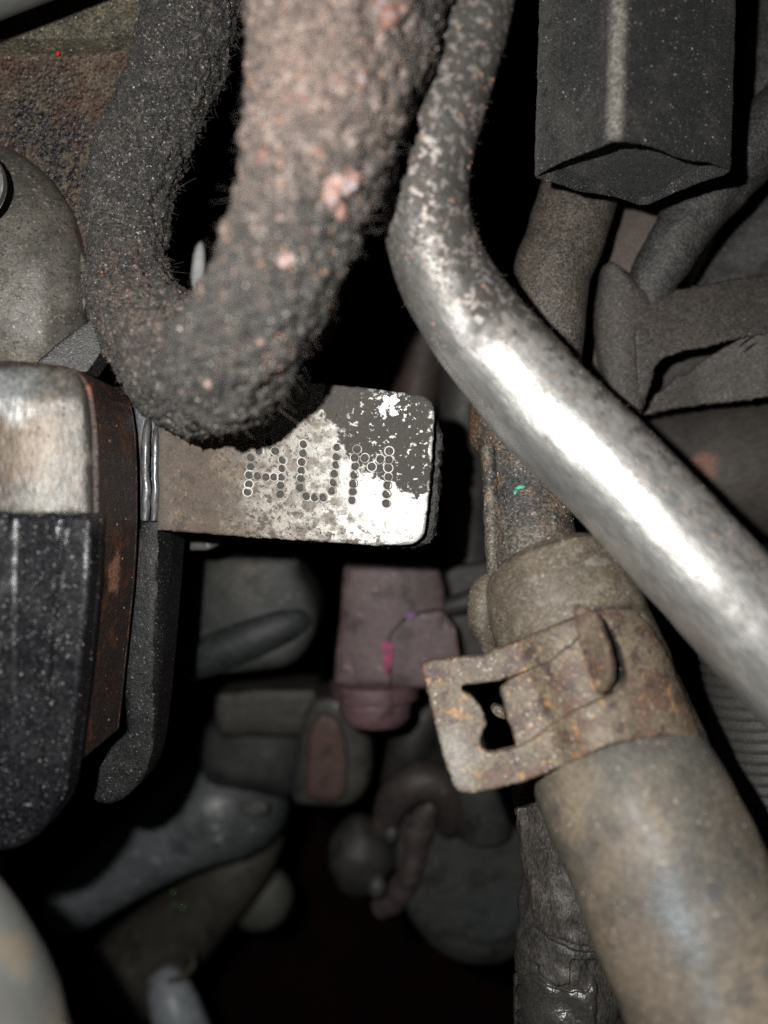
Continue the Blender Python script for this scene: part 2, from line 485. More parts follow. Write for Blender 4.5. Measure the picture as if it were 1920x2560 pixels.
# ------------------------------------------------------------------ 2. bright metal pipe
PP = [(1240, -330, 11.8, 90), (1190, 0, 11.7, 96), (1148, 145, 11.7, 101), (1112, 260, 11.7, 104), (1080, 370, 11.8, 108), (1065, 450, 11.9, 109), (1065, 530, 12.0, 111), (1083, 615, 12.1, 114), (1122, 712, 12.2, 118),
      (1205, 835, 12.2, 125), (1288, 932, 12.2, 131), (1369, 1027, 12.1, 135), (1535, 1188, 11.9, 138), (1755, 1425, 11.6, 143), (1920, 1605, 11.4, 148), (2200, 1900, 11.1, 154)]
dust = (.060, .054, .048)
AX = (.70, .714, 0)   # across the lower run of the pipe, away from its clean side
m_pipe = mat('burnished_pipe', (.58, .575, .56), (.46, .455, .44), scale=300, rough=.42, metal=.82, grain=.16, gscale=2200, stretch=(-46, 6),
             layers=[(('x', ('n', 330, .46, .6), ('h', P(1150, 790, 11.5), (-.1, 1, 0), .008, .004, 200)), (.34, .325, .30), .5, .75),
                     (('h', P(1150, 765, 11.4), (-.25, 1, 0), .0045, .002, 250, .9), (.20, .195, .185), .52, .65),
                     (('x', ('h', P(1110, 330, 11.1), (0, 1, 0), .010, .003, 200), ('n', 700, .3, .6)), (.105, .10, .093), .6, .3),
                     (('h', P(1478, 973, 11.4), AX, .0030, .0010, 350), dust, .8, .0),
                     (('x', ('h', P(1445, 1005, 11.4), AX, .0030, .0016, 350), ('n', 420, .46, .56)), dust, .8, .0),
                     (('x', ('h', P(1098, 515, 11.4), (.965, .22, 0), .0018, .0010, 350), ('h', P(1230, 860, 11.6), (-.6, 1, 0), .004, .002, 300)), (.045, .042, .038), .7, .0),
                     (('x', ('n', 1150, .50, .62), ('h', P(1130, 740, 11.4), (0, 1, 0), .006, .002, 300)), (.065, .059, .052), .65, .1),
                     (('x', ('n', 700, .53, .6), ('h', P(1395, 1050, 11.4), AX, .003, .002, 300)), (.30, .27, .25), .55, .5),
                     (('n', 1300, .66, .7, None, 2), (.16, .12, .10), .5, .3),
                     (('n', 1700, .70, .74, None, 2), (.08, .07, .062), .6, .3)],
             bump=[(700, .00004), (2600, .00007)])
pipe = tube('metal_pipe', PP, m_pipe, step=.0008, seg=72, mods=[disp(.004, .00025, 2)])
tagit(pipe, 'bright bare metal pipe sweeping from top centre down to the right edge', 'pipe')
S_p = Surf(pipe)
upper = lambda x, y, p: (y < 900) or (x - 1440) * .72 + (1030 - y) * .69 > 20
crumbs('pipe_grit', S_p, 700, .00014, m_dark_crumb, pipe, region=upper, seed=8)
crumbs('pipe_rust_grit', S_p, 240, .00017, m_orange_crumb, pipe, region=upper, seed=12)
crumbs('pipe_pale_grit', S_p, 160, .00014, m_white_crumb, pipe, region=upper, seed=13)
fibres('pipe_fuzz', S_p, 420, .0006, .000022, m_fibre, pipe, region=lambda x, y, p: y < 1100, seed=21)

# ------------------------------------------------------------------ 3. square black rubber block, corner edge towards the camera
m_rub = mat('dusty_black_rubber', (.028, .029, .029), (.020, .021, .021), scale=300, rough=.55, grain=.4, gscale=3200,
            layers=[(('n', 120, .5, .7), (.042, .040, .036), None, None), (('n', 2400, .62, .68, None, 2), (.11, .105, .095), .3, None), (('v', 1000, .16, .05), (.16, .05, .04), .5, None)],
            bump=[(3000, .00030), (1200, .00012)], sheen=.1)
m_edge = mat('worn_highlight_block_skin', (.018, .0185, .019), (.012, .0125, .013), scale=300, rough=.42, grain=.4, gscale=3200,
             layers=[(('n', 120, .5, .7), (.042, .040, .036), None, None), (('n', 2400, .62, .68, None, 2), (.11, .105, .095), .3, None), (('v', 900, .14, .04), (.2, .05, .04), .5, None),
                     (('n', 90, .50, .64, (88, 6)), (.048, .046, .040), .45, None), (('n', 300, .56, .68), (.012, .012, .013), .5, None),
                     (('x', ('l', P(1537, 345, 12.0) + Vector((0, .001, 0)), P(1537, 345, 12.0) + Vector((.0011, .037, 0)), .00150, .0010, .00015, 500), ('h', P(1537, 335, 12), (0, 1, 0), .0012, .0006, 400)), (.20, .185, .16), .42, None),  # pale worn ridge, its soft edge highlight painted into the colour
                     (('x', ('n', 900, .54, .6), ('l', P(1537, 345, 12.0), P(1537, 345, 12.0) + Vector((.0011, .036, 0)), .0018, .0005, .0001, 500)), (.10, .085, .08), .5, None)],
             bump=[(3000, .00030), (1200, .00012)], sheen=.1)
blk = thing('rubber_block', P(1560, 480, 13), 'square black rubber block with one edge forward at the top right', 'rubber block')
def block_shell():
    a = P(1537, 345, 12.0); l = P(1322, 458, 13.5); r = P(1842, 432, 13.2); b = l + r - a
    for v in (l, r, b): v.y = a.y
    c4 = [a, r, b, l]; ctr = sum(c4, Vector()) / 4
    def ring(inset, rad, n=7):
        out = []
        q = [v + (ctr - v).normalized() * inset * 1.3 for v in c4]
        for i in range(4):
            p, a0, b0 = q[i], q[i - 1], q[(i + 1) % 4]
            s, e = p + (a0 - p).normalized() * rad, p + (b0 - p).normalized() * rad
            for k in range(n + 1):
                t = k / n; out.append(s * (1 - t) ** 2 + p * 2 * t * (1 - t) + e * t * t)
            for k in range(1, 16): out.append(e.lerp(b0 + (p - b0).normalized() * rad, k / 16))
        return out
    up = Vector((.0011, .036, .0))
    V, Fc = [], []
    out, mid, inn = ring(0, .0024), ring(.0003, .0022), ring(.0011, .0018)
    n = len(out); prof = []
    wave = lambda v: Vector((0, .00025 * math.sin(v.x * 500) , 0))
    prof.append([v + Vector((0, .010, 0)) * 1 for v in inn])
    prof.append([v + Vector((0, .0004, 0)) + wave(v) for v in inn])
    prof.append([v + wave(v) for v in mid])
    prof.append([v + Vector((0, .0006, 0)) + wave(v) for v in out])
    for k in range(1, 40): prof.append([v + up * (k / 39) for v in out])
    for pr in prof: V += pr
    for j in range(len(prof) - 1):
        for i in range(n):
            i2 = (i + 1) % n; Fc.append((j * n + i, (j + 1) * n + i, (j + 1) * n + i2, j * n + i2))
    # end cap, set inside the rim, slightly domed
    cap = ring(.0011, .0018); cV, cF = [], []
    K = 14
    for j in range(K + 1):
        f = 1 - j / K
        for v in cap:
            q = ctr + (v - ctr) * f
            tt = max(0., min(1., (q.z - b.z) / (a.z - b.z)))      # 0 at the rear corner, 1 at the front one
            q += Vector((0, .0009 + .0078 * tt ** 1.3, 0)); cV.append(q)
    for j in range(K):
        for i in range(n):
            i2 = (i + 1) % n; cF.append((j * n + i, (j + 1) * n + i, (j + 1) * n + i2, j * n + i2))
    return V, Fc, cV, cF
bV, bF, cV, cF = block_shell()
shell = mesh_obj('block_shell', bV, bF, m_edge, blk, sharp=50); bake(shell, [('SUBSURF', dict(levels=1)), disp(.0008, .00022, 1), disp(.004, .0003, 1)]); shell.data.set_sharp_from_angle(angle=1.0)
cap = mesh_obj('end_cap', cV, cF, m_rub, blk); bake(cap, [disp(.0008, .0002, 1)])
S_b = Surf(shell)
fibres('block_fuzz', S_b, 700, .0005, .000022, m_fibre, blk, seed=33)
crumbs('block_grit', S_b, 420, .00009, m_white_crumb, blk, seed=34)

# ------------------------------------------------------------------ 4. stamped tag
m_tag = mat('corroded_bright_tag', (.60, .60, .58), (.46, .46, .43), scale=600, rough=.42, metal=.35, grain=.12, gscale=2300,
            layers=[(('h', P(830, 1150, 14), (-1, .05, 0), .007, .003, 300, .8), (.29, .265, .225), .55, .1),
                    (('x', ('n', 420, .45, .6), ('h', P(860, 1200, 14), (-1, -.15, 0), .005, .003, 250)), (.20, .17, .14), .6, .0),
                    (('h', P(610, 1150, 14), (-1, .05, 0), .006, .0035, 250), (.092, .066, .047), .65, 0.),
                    (('x', ('n', 380, .5, .62), ('h', P(640, 1150, 14), (-1, .05, 0), .006, .0035, 250)), (.165, .125, .088), .6, 0.),
                    (('x', ('n', 300, .52, .62), ('h', P(560, 1150, 14), (-1, .05, 0), .006, .0035, 250)), (.055, .04, .032), .6, 0.),
                    (('x', ('n', 1100, .56, .64), ('h', P(800, 1150, 14), (-1, .1, 0), .008, .003, 250)), (.065, .050, .040), .7, 0.),
                    (('x', ('n', 800, .53, .6), ('h', P(800, 1260, 14), (-.5, -1, 0), .006, .003, 250)), (.10, .08, .062), .7, 0.),
                    (('p', P(965, 1085, 14), .0078, .0005, .0026, 380), (.050, .044, .038), .75, 0.),
                    (('p', P(870, 1005, 14), .0046, .0004, .0018, 450), (.060, .052, .046), .75, 0.),
                    (('p', P(1030, 1180, 14), .0042, .0003, .0020, 450), (.050, .044, .038), .75, 0.),
                    (('p', P(1035, 1010, 14), .0036, .0003, .0016, 500), (.050, .044, .038), .75, 0.),
                    (('p', P(975, 1018, 14), .0018, .0003, .0032, 480), (.66, .66, .64), .4, .3),
                    (('p', P(1000, 1030, 14), .0010, .0002, .0028, 600), (.66, .66, .64), .4, .3),
                    (('x', ('n', 1000, .60, .63), ('p', P(1000, 1090, 14), .010, .002, .001, 400)), (.5, .5, .47), .5, .2),
                    (('x', ('n', 1500, .60, .66, None, 3), ('h', P(830, 1150, 14), (-1, .3, 0), .003, .003, 250)), (.10, .08, .065), .7, 0.),
                    (('h', P(418, 1150, 14), (-1, 0, 0), .002, .001, 400), (.10, .085, .07), .7, 0.)],
            bump=[(900, .00010), (3000, .00010)])
tag = thing('stamped_tag', P(400, 1150, 14.2), 'bright corroded metal tag stamped with dotted letters AUM', 'metal tag')
def tag_d(x, y):
    d = 14.0 - .0003 * (x - 700) + .00045 * (y - 1150) * .3
    if x < 420: d += .45 * ((420 - x) / 80.) ** 2 * .5
    return d
tagpoly = fil([(393, 900), (640, 942), (845, 963), (930, 972), (1088, 992), (1080, 1160), (1060, 1362), (930, 1363), (650, 1345), (430, 1328), (393, 1325)], [3, 3, 3, 3, 44, 3, 48, 3, 3, 3, 3])
plate = sheet('plate', ragged(tagpoly, .8, 10, 2), tag_d, .0011, m_tag, tag, step=12, bev=7, bdep=.035)
bake(plate, [disp(.0012, .00008, 2)]); plate.data.set_sharp_from_angle(angle=.7)
dots = [(290,205),(218,278),(345,280),(150,330),(405,352),(150,405),(400,418),(137,470),(203,478),(270,487),(335,487),(397,487),(135,545),(387,552),(125,605),(383,625),
        (570,225),(567,297),(556,367),(555,435),(550,498),(543,572),(593,640),(660,650),(728,652),(800,598),(810,530),(818,460),(832,392),(835,323),(838,250),
        (998,265),(1060,335),(1115,405),(1183,343),(1255,280),(978,335),(983,400),(976,470),(970,540),(963,607),(957,672),(1252,348),(1247,415),(1247,485),(1240,553),(1233,625),(1230,697)]
m_dot = mat('stamped_pit', (.055, .048, .042), (.035, .031, .028), scale=900, rough=.7, grain=.3)
m_rim = mat('stamped_rim', (.55, .54, .51), (.20, .18, .155), scale=260, lohi=(.44, .58), rough=.45, metal=.2)
def dot_mesh():
    V, Fc = [], []; n = 18; r = px(11.4, 14)
    prof = [(1.14, -.04), (1.07, .10), (.95, .12), (.86, .04), (.78, -.03), (.4, .0), (.0001, .015)]
    for f, z in prof:
        for k in range(n): V.append((math.cos(6.2832 * k / n) * r * f, math.sin(6.2832 * k / n) * r * f, z * r))
    for j in range(len(prof) - 1):
        for k in range(n): Fc.append((j * n + k, j * n + (k + 1) % n, (j + 1) * n + (k + 1) % n, (j + 1) * n + k))
    me = bpy.data.meshes.new('stamped_dot'); me.from_pydata(V, [], Fc); me.materials.append(m_rim); me.materials.append(m_dot)
    for i, p in enumerate(me.polygons): p.use_smooth = True; p.material_index = 1 if i >= 3 * n else 0
    return me
dme = dot_mesh()
for (x, y) in dots:
    X, Y = 580 + x * .3134, 1040 + y * .3134
    o = bpy.data.objects.new('stamped_dot', dme); C.objects.link(o); o.parent = tag
    o.location = P(X, Y, tag_d(X, Y) - .004) - tag.location
    o.scale = (R.uniform(.93, 1.05), R.uniform(.93, 1.05), R.uniform(.7, 1.2)); o.rotation_euler = (0, 0, R.random() * 6)
m_crust = mat('black_crust', (.012, .011, .010), (.022, .020, .018), scale=900, rough=.5, bump=[(1500, .0003), (4000, .0001)], grain=.5)
sheet('crusted_backing', ragged(fil([(900, 1050), (1096, 1040), (1108, 1085), (1104, 1210), (1088, 1345), (1052, 1370), (900, 1362)], 14), 2.5, 9, 4), 14.35, .003, m_crust, tag, step=10, bev=10, bdep=.1, mods=[disp(.001, .0008, 1)])
m_blu = mat('steel_crimp', (.16, .17, .185), (.10, .10, .11), scale=300, rough=.35, metal=.6, grain=.2, layers=[(('n', 300, .5, .62), (.09, .085, .08), .5, 0.)], bump=[(2500, .00005)], stretch=(90, 4))
for x0, x1, r in ((366, 364, 10), (390, 386, 8)):
    tube('crimp', [(x0 + 8, 1030, 14.25, r * .6), (x0, 1090, 14.1, r), (x0 - 3, 1170, 14.1, r), (x1 + 2, 1230, 14.1, r * 1.1), (x1 - 2, 1300, 14.15, r)], m_blu, tag, step=.0006, seg=16, mods=[disp(.002, .0004, 1)])
sheet('bent_root', fil([(330, 1000), (400, 1010), (398, 1330), (352, 1330), (350, 1150)], 6), 14.35, .004, m_blu, tag, step=14, bev=6)
S_t = Surf(plate)
crumbs('tag_grit', S_t, 260, .00012, m_dark_crumb, tag, seed=44)
fibres('tag_fuzz', S_t, 160, .0004, .00002, m_fibre, tag, seed=45)

# ------------------------------------------------------------------ 5. thick hose, lower right (end boot and outer sleeve)
m_hose = mat('dusty_grey_rubber', (.125, .100, .070), (.085, .070, .052), scale=130, rough=.62, grain=.3, gscale=2600,
             layers=[(('h', P(1250, 1560, 12), (-1, -.2, 0), .003, .0015, 200, .55), (.055, .048, .038), None, None),
                     (('n', 500, .52, .64), (.15, .13, .105), None, None), (('n', 1690, .63, .69, None, 2), (.24, .2, .16), .4, None),
                     (('n', 1950, .63, .69, None, 2), (.05, .045, .04), None, None),
                     (('x', ('l', P(1530, 1540, 11.9), P(1560, 1730, 11.7), .0036, .0003, .0002, 400), ('x', ('h', P(1500, 1515, 11.9), (0, -1, 0), .0008, .0002, 300), ('h', P(1540, 1750, 11.8), (0, 1, 0), .0008, .0002, 300))), (.003, .003, .003), .95, None)], bump=[(3500, .00009), (900, .00008)])  # last layer: the clamp lip's deep shadow, painted black under the slot
m_slv = mat('pale_dusty_sleeve', (.175, .142, .104), (.122, .103, .080), scale=90, rough=.6, grain=.2, gscale=1800,
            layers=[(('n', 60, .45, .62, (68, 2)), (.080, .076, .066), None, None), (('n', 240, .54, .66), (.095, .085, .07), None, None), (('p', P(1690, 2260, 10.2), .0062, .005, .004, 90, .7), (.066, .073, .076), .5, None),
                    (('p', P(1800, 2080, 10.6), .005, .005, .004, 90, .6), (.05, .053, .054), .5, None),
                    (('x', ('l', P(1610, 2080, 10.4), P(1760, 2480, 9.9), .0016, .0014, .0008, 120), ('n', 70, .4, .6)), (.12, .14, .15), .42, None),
                    (('p', P(1560, 2380, 10.2), .006, .005, .004, 90, .5), (.16, .125, .095), None, None),
                    (('n', 900, .66, .72, None, 2), (.26, .22, .18), .4, None)], bump=[(900, .00012), (3000, .00006)])
big = thing('rubber_hose', P(1560, 1900, 12), 'thick dusty grey rubber hose coming up from the bottom right into the clamp', 'hose')
HB = [(1368, 1392, 13.3, 128), (1374, 1408, 13.25, 158), (1384, 1440, 13.2, 178), (1402, 1500, 13.1, 190), (1440, 1600, 12.9, 196), (1500, 1760, 12.6, 205), (1570, 1930, 12.3, 210), (1620, 2050, 12.1, 205)]
def lip(L, a, T): return 1.
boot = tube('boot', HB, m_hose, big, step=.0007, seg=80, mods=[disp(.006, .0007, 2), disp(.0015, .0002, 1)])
HS = [(1543, 1905, 12.35, 150), (1546, 1913, 12.3, 212), (1552, 1930, 12.25, 222), (1600, 2030, 11.8, 232), (1700, 2250, 11.3, 243), (1830, 2530, 10.8, 256), (1960, 2830, 10.4, 268)]
slv = tube('outer_sleeve', HS, m_slv, big, step=.0008, seg=80, mods=[disp(.012, .0012, 2), disp(.002, .00015, 1)])
S_s, S_o = Surf(slv), Surf(boot)
crumbs('sleeve_grit', S_s, 160, .00012, m_white_crumb, big, seed=51)
crumbs('boot_grit', S_o, 260, .00012, m_white_crumb, big, seed=52)
m_bulge = mat('tan_scar', (.20, .15, .10), (.10, .085, .065), scale=500, rough=.55, bump=[(1500, .0001)], stretch=(80, 4))
tube('boot_lug', [(1232, 1440, 13.4, 14), (1212, 1470, 13.3, 32), (1206, 1520, 13.2, 38), (1212, 1580, 13.2, 32), (1232, 1640, 13.3, 12)], m_hose, big, step=.0006, seg=24, mods=[disp(.003, .0008, 1)])
flk = Surf(boot)
sheet('boot_scar', ragged(blobpoly(1492, 1402, 38, 13, 5), 1.5, 8), lambda x, y: S_o.depth(x, y, 12.6) - .01, .0004, mat('pale_scuff', (.22, .21, .18), rough=.5), big, step=8, bev=6, bdep=.02)

# ------------------------------------------------------------------ 6. rusty stub and lip that the hose is pushed on
m_stub = mat('rusty_stub', (.105, .092, .073), (.07, .063, .053), scale=200, rough=.55, grain=.5, gscale=2400,
             layers=[(('p', P(1262, 1200, 13.6), .0055, .003, .002, 220, .85), (.035, .037, .042), .45, None), (('n', 260, .54, .62), (.125, .092, .066), None, None),
                     (('h', P(1205, 1300, 13.8), (-1, 0, 0), .001, .0006, 300, .8), (.15, .075, .04), None, None),
                     (('n', 1820, .63, .69, None, 2), (.26, .22, .18), .4, None), (('v', 700, .3, .08), (.2, .1, .06), None, None)], bump=[(3000, .00012), (900, .0001)])
stub = thing('rusty_stub', P(1310, 1260, 14), 'rusty brown tube end going down from behind the bright pipe into the clamped hose', 'tube')
st = tube('stub_tube', [(1282, 980, 15.4, 100), (1292, 1060, 15.1, 104), (1306, 1160, 14.7, 104), (1318, 1260, 14.4, 106), (1340, 1380, 14.0, 108), (1365, 1470, 13.7, 110)], m_stub, stub, step=.0008, seg=56, mods=[disp(.004, .0005, 2)])
tube('flared_lip', [(1281, 1010, 15.3, 92), (1281, 1024, 15.2, 106), (1284, 1060, 15.1, 112), (1290, 1090, 15.0, 112), (1292, 1100, 14.95, 101)], m_stub, stub, step=.0005, seg=56, mods=[disp(.003, .0005, 1)])
tube('seam_bead', [(1218, 1120, 14.2, 16), (1226, 1200, 14.05, 18), (1228, 1300, 13.9, 20), (1232, 1400, 13.8, 18), (1236, 1440, 13.8, 14)], m_stub, stub, step=.0006, seg=16, mods=[disp(.002, .0005, 1)])
m_green = mat('green_paint', (.08, .42, .26), (.05, .3, .2), scale=800, rough=.6)
S_st = Surf(st)
for pl in ([(1286, 1222), (1296, 1213), (1309, 1212), (1318, 1217), (1310, 1222), (1296, 1224)], [(1284, 1226), (1294, 1224), (1291, 1237), (1284, 1240)]):
    flake('green_paint', S_st, pl, .00015, .00015, m_green, stub, step=5)
crumbs('stub_grit', S_st, 220, .00013, m_white_crumb, stub, seed=53)

# ------------------------------------------------------------------ 7. spring band clamp
m_cl = mat('rusty_spring_steel', (.155, .122, .085), (.105, .082, .058), scale=150, rough=.6, grain=.28, gscale=2600,
           layers=[(('n', 200, .5, .6), (.105, .062, .044), None, None), (('n', 330, .54, .6), (.066, .044, .036), None, None), (('n', 420, .6, .66), (.27, .155, .07), None, None),
                   (('p', P(1100, 1900, 12), .0055, .003, .002, 200, .75), (.22, .21, .185), .42, None),
                   (('v', 800, .24, .10), (.30, .17, .07), .4, None), (('n', 1560, .63, .69, None, 2), (.30, .26, .22), .35, None), (('v', 600, .3, .08), (.07, .05, .045), None, None)],
           bump=[(1300, .00012), (3500, .00006)])
clamp = thing('hose_clamp', P(1480, 1760, 12), 'rusty spring clamp with a square loop gripping the thick hose', 'hose clamp')
HA, HBx = Vector((1368, 1392)), Vector((1620, 2050)); HD = (HBx - HA).normalized(); HN = Vector((-HD.y, HD.x))  # hose axis in the picture; HN points left-down
def band_d(x, y, lift=.0):
    q = Vector((x, y)) - HA; s = q.dot(HN); t = max(0., min(1., q.dot(HD) / (HBx - HA).length))
    dc = 13.3 + (12.1 - 13.3) * t; r = 196 + 12 * t; rc = r * dc / F; sc_ = s * dc / F
    lim = .72 * rc
    if sc_ > lim:
        d = dc - math.sqrt(rc * rc - lim * lim) + (sc_ - lim) * .10
    elif sc_ < -.985 * rc: d = dc - .17 * rc
    else: d = dc - math.sqrt(rc * rc - sc_ * sc_)
    h = S_o.hit(x, y)
    if h is not None: d = min(d, -h[0].z * 100 + .02)
    return d - .17 - lift
outer = [(1052, 1664), (1066, 1652), (1140, 1645), (1203, 1638), (1276, 1610), (1360, 1575), (1432, 1546), (1487, 1526), (1540, 1522), (1592, 1528), (1634, 1574), (1672, 1640), (1698, 1706), (1728, 1780), (1753, 1844),
         (1700, 1840), (1661, 1839), (1600, 1846), (1524, 1862), (1440, 1898), (1364, 1935), (1300, 1958), (1249, 1967), (1180, 1985), (1150, 1978), (1135, 1967), (1118, 1920), (1102, 1867), (1076, 1760)]
hole = [(1153, 1716), (1163, 1711), (1210, 1708), (1250, 1700), (1292, 1688), (1380, 1650), (1440, 1600), (1490, 1540), (1510, 1545), (1528, 1570), (1555, 1625), (1570, 1688), (1560, 1712), (1537, 1734), (1505, 1748), (1440, 1775), (1380, 1810), (1330, 1850), (1292, 1868), (1238, 1882), (1217, 1880), (1203, 1866), (1199, 1848), (1207, 1830), (1217, 1812), (1210, 1785), (1199, 1761), (1180, 1740), (1157, 1729)]
sheet('band', ragged(fil(outer, 8, 2), .9, 10, 6), lambda x, y: band_d(x, y) + (.02 * math.sin(x * .02)), .0011, m_cl, clamp, step=13, holes=[ragged(fil(hole, 5, 2), .7, 10, 7)], bev=7, bdep=.03, mods=[disp(.0015, .00018, 2)])
tong = [(1249, 1720), (1292, 1688), (1380, 1640), (1440, 1600), (1470, 1560), (1490, 1580), (1512, 1610), (1528, 1650), (1534, 1676), (1521, 1722), (1506, 1748), (1440, 1785), (1380, 1820), (1330, 1852), (1293, 1872), (1270, 1800)]
sheet('tongue', ragged(fil(tong, 8, 2), .9, 10, 8), lambda x, y: band_d(x, y) + .09, .0008, m_cl, clamp, step=12, bev=7, bdep=.03, mods=[disp(.0015, .0002, 2)])
# the bent-up lip of the tongue: a wall standing towards the camera
lv, lf = [], []
lp = [(1436, 1506, 1462, 1516, .10), (1440, 1535, 1490, 1534, .30), (1446, 1572, 1508, 1572, .42), (1456, 1615, 1522, 1615, .46), (1470, 1655, 1533, 1655, .44), (1484, 1695, 1532, 1690, .36), (1498, 1735, 1517, 1730, .18)]
for i, (x0, y0, x1, y1, up) in enumerate(lp):
    d0 = band_d(x0, y0) + .06; a = P(x0, y0, d0); b = P(x1, y1, d0 - up)
    nrm = Vector((.0006, -.0001, -.0006))
    lv += [a - nrm, b - nrm, b + nrm, a + nrm]
for i in range(len(lp) - 1):
    b = i * 4
    for k in range(4): lf.append((b + k, b + (k + 1) % 4, b + 4 + (k + 1) % 4, b + 4 + k))
lf += [(3, 2, 1, 0), tuple(len(lp) * 4 - 4 + k for k in range(4))]
lipo = mesh_obj('bent_lip', lv, lf, m_cl, clamp, sharp=40)
bake(lipo, [('BEVEL', dict(width=.0003, segments=2)), ('SUBSURF', dict(levels=2, subdivision_type='SIMPLE')), disp(.0015, .0003, 1)])
sheet('catch', fil([(1238, 1762), (1262, 1770), (1265, 1800), (1240, 1792), (1228, 1778)], 8), 13.0, .002, m_stub, clamp, step=8, bev=5)

# ------------------------------------------------------------------ 8. hoses and looms behind, right side
m_b1 = mat('grey_brown_cloth_hose', (.085, .075, .064), (.105, .085, .07), scale=90, rough=.55, grain=.5, gscale=2400, layers=[(('n', 2080, .63, .69, None, 2), (.19, .17, .15), .35, None), (('n', 1820, .63, .69, None, 2), (.03, .03, .03), None, None)], bump=[(2600, .00022)])
m_b2 = mat('brown_rubber', (.105, .082, .070), (.085, .068, .06), scale=90, rough=.7, grain=.2, gscale=2800, layers=[(('n', 2080, .63, .69, None, 2), (.18, .15, .13), .4, None)], bump=[(3500, .00008)])
m_tape = mat('dusty_cloth_tape', (.056, .052, .047), (.072, .062, .055), scale=100, rough=.6, grain=.36, gscale=2400, stretch=(15, 1.4),
             layers=[(('n', 1950, .63, .69, None, 2), (.15, .135, .125), .35, None), (('n', 130, .55, .7), (.078, .064, .056), None, None)], bump=[(2600, .00022), (500, .0001)])
m_loom = mat('dusty_black_loom', (.044, .044, .043), (.056, .053, .049), scale=130, rough=.5, grain=.5, gscale=2400, layers=[(('n', 2080, .63, .69, None, 2), (.16, .15, .14), .35, None)], bump=[(2600, .00024)])
r1 = tube('cloth_hose', [(1500, 330, 16.6, 100), (1448, 480, 16.4, 98), (1412, 600, 16.2, 98), (1378, 690, 16.0, 96), (1376, 800, 15.8, 86), (1362, 930, 15.9, 84)], m_b1, step=.001, seg=56, mods=[disp(.006, .0008, 2)])
tagit(r1, 'grey brown hose hanging below the rubber block, beside the bright pipe', 'hose')
r2 = tube('brown_duct', [(1670, 330, 19.2, 170), (1630, 540, 19.0, 160), (1560, 720, 18.8, 140), (1500, 860, 18.8, 110), (1450, 1000, 19, 90)], m_b2, step=.0015, seg=48, mods=[disp(.006, .0006, 2)])
tagit(r2, 'plain brown duct deep behind the block and the cable looms', 'duct')
l1 = tube('cable_loom', [(2050, 190, 16.2, 86), (1895, 355, 16.3, 82), (1752, 510, 16.4, 78), (1668, 640, 16.5, 66), (1606, 760, 16.8, 60), (1570, 860, 17.2, 58)], m_loom, step=.001, seg=48, mods=[disp(.005, .0010, 2)])
tagit(l1, 'dark cable loom running diagonally beside the rubber block, the nearer of two', 'cable', 'cable looms at the right')
l2 = tube('cable_loom', [(2150, 370, 19.4, 140), (2000, 510, 19.4, 130), (1885, 630, 19.5, 112), (1790, 745, 19.6, 100), (1710, 850, 19.6, 96)], m_loom, step=.001, seg=56, mods=[disp(.006, .0014, 2)])
tagit(l2, 'wider dark cable loom at the right edge, below the diagonal one', 'cable', 'cable looms at the right')
l3 = tube('upper_cable', [(1950, -150, 17.4, 60), (1940, 60, 17.2, 64), (1925, 200, 17.0, 64), (1905, 330, 17.1, 58), (1880, 430, 17.3, 50)], m_loom, step=.001, seg=40, mods=[disp(.003, .0009, 2)])
tagit(l3, 'short rough dark cable between the block and the right edge', 'cable')

tj = thing('taped_harness', P(1760, 900, 18), 'wiring harness junction wrapped in dusty grey cloth tape at the right edge', 'wiring harness')
trunk = tube('trunk', [(1560, 925, 19.9, 140), (1590, 922, 19.8, 152), (1700, 902, 19.8, 154), (1850, 880, 19.8, 156), (2080, 850, 19.8, 160)], m_tape, tj, step=.001, seg=72, mods=[disp(.008, .0014, 2), disp(.002, .0003, 2)])
S_tr = Surf(trunk)
td = lambda l: (lambda x, y: min(S_tr.depth(x, y, 17.3), 17.5) - l)
sheet('tape_collar', ragged(fil([(1506, 665), (1527, 652), (1548, 662), (1595, 715), (1640, 745), (1650, 830), (1632, 930), (1604, 1034), (1560, 1000), (1512, 960), (1494, 890), (1486, 800), (1492, 740)], 16, 3), 1, 9, 3),
      lambda x, y: 16.25 + ((x - 1570) / 150.) ** 2 * .9 - .0006 * (x - 1500), .0011, m_tape, tj, step=13, bev=12, bdep=.09, mods=[disp(.006, .0006, 2)])
sheet('torn_tape', ragged(fil([(1585, 742), (1700, 722), (1800, 704), (1960, 676), (1960, 830), (1860, 842), (1775, 866), (1748, 872), (1700, 880), (1655, 896), (1636, 918), (1622, 980), (1600, 1040), (1590, 900)], 8, 2), 1.2, 8, 5),
      lambda x, y: 16.1 + ((y - 880) / 200.) ** 2 * .5, .0006, m_tape, tj, step=13, bev=6, bdep=.04, mods=[disp(.008, .0007, 2), disp(.0018, .0002, 1)])
sheet('lower_tape', ragged(fil([(1604, 1040), (1700, 1020), (1820, 1006), (1980, 985), (1980, 820), (1860, 840), (1790, 880), (1762, 898), (1742, 912), (1728, 930), (1690, 940), (1668, 965), (1640, 985), (1622, 1020)], 6, 2), 1.2, 8, 6),
      lambda x, y: 16.9 - .4 * max(0, (1050 - y) / 400.) - (.0 if x < 1750 else min(.5, (x - 1750) * .003)), .0006, m_tape, tj, step=13, bev=6, bdep=.04, mods=[disp(.008, .0006, 2)])
m_tape2 = mat('brown_cloth_tape', (.066, .056, .049), (.052, .047, .043), scale=60, rough=.65, grain=.2, gscale=2600, stretch=(25, 3),
              layers=[(('p', P(1762, 1166, 17.9), .0030, .0012, .001, 300, .8), (.22, .10, .075), None, None)], bump=[(2600, .00008), (300, .0003)])
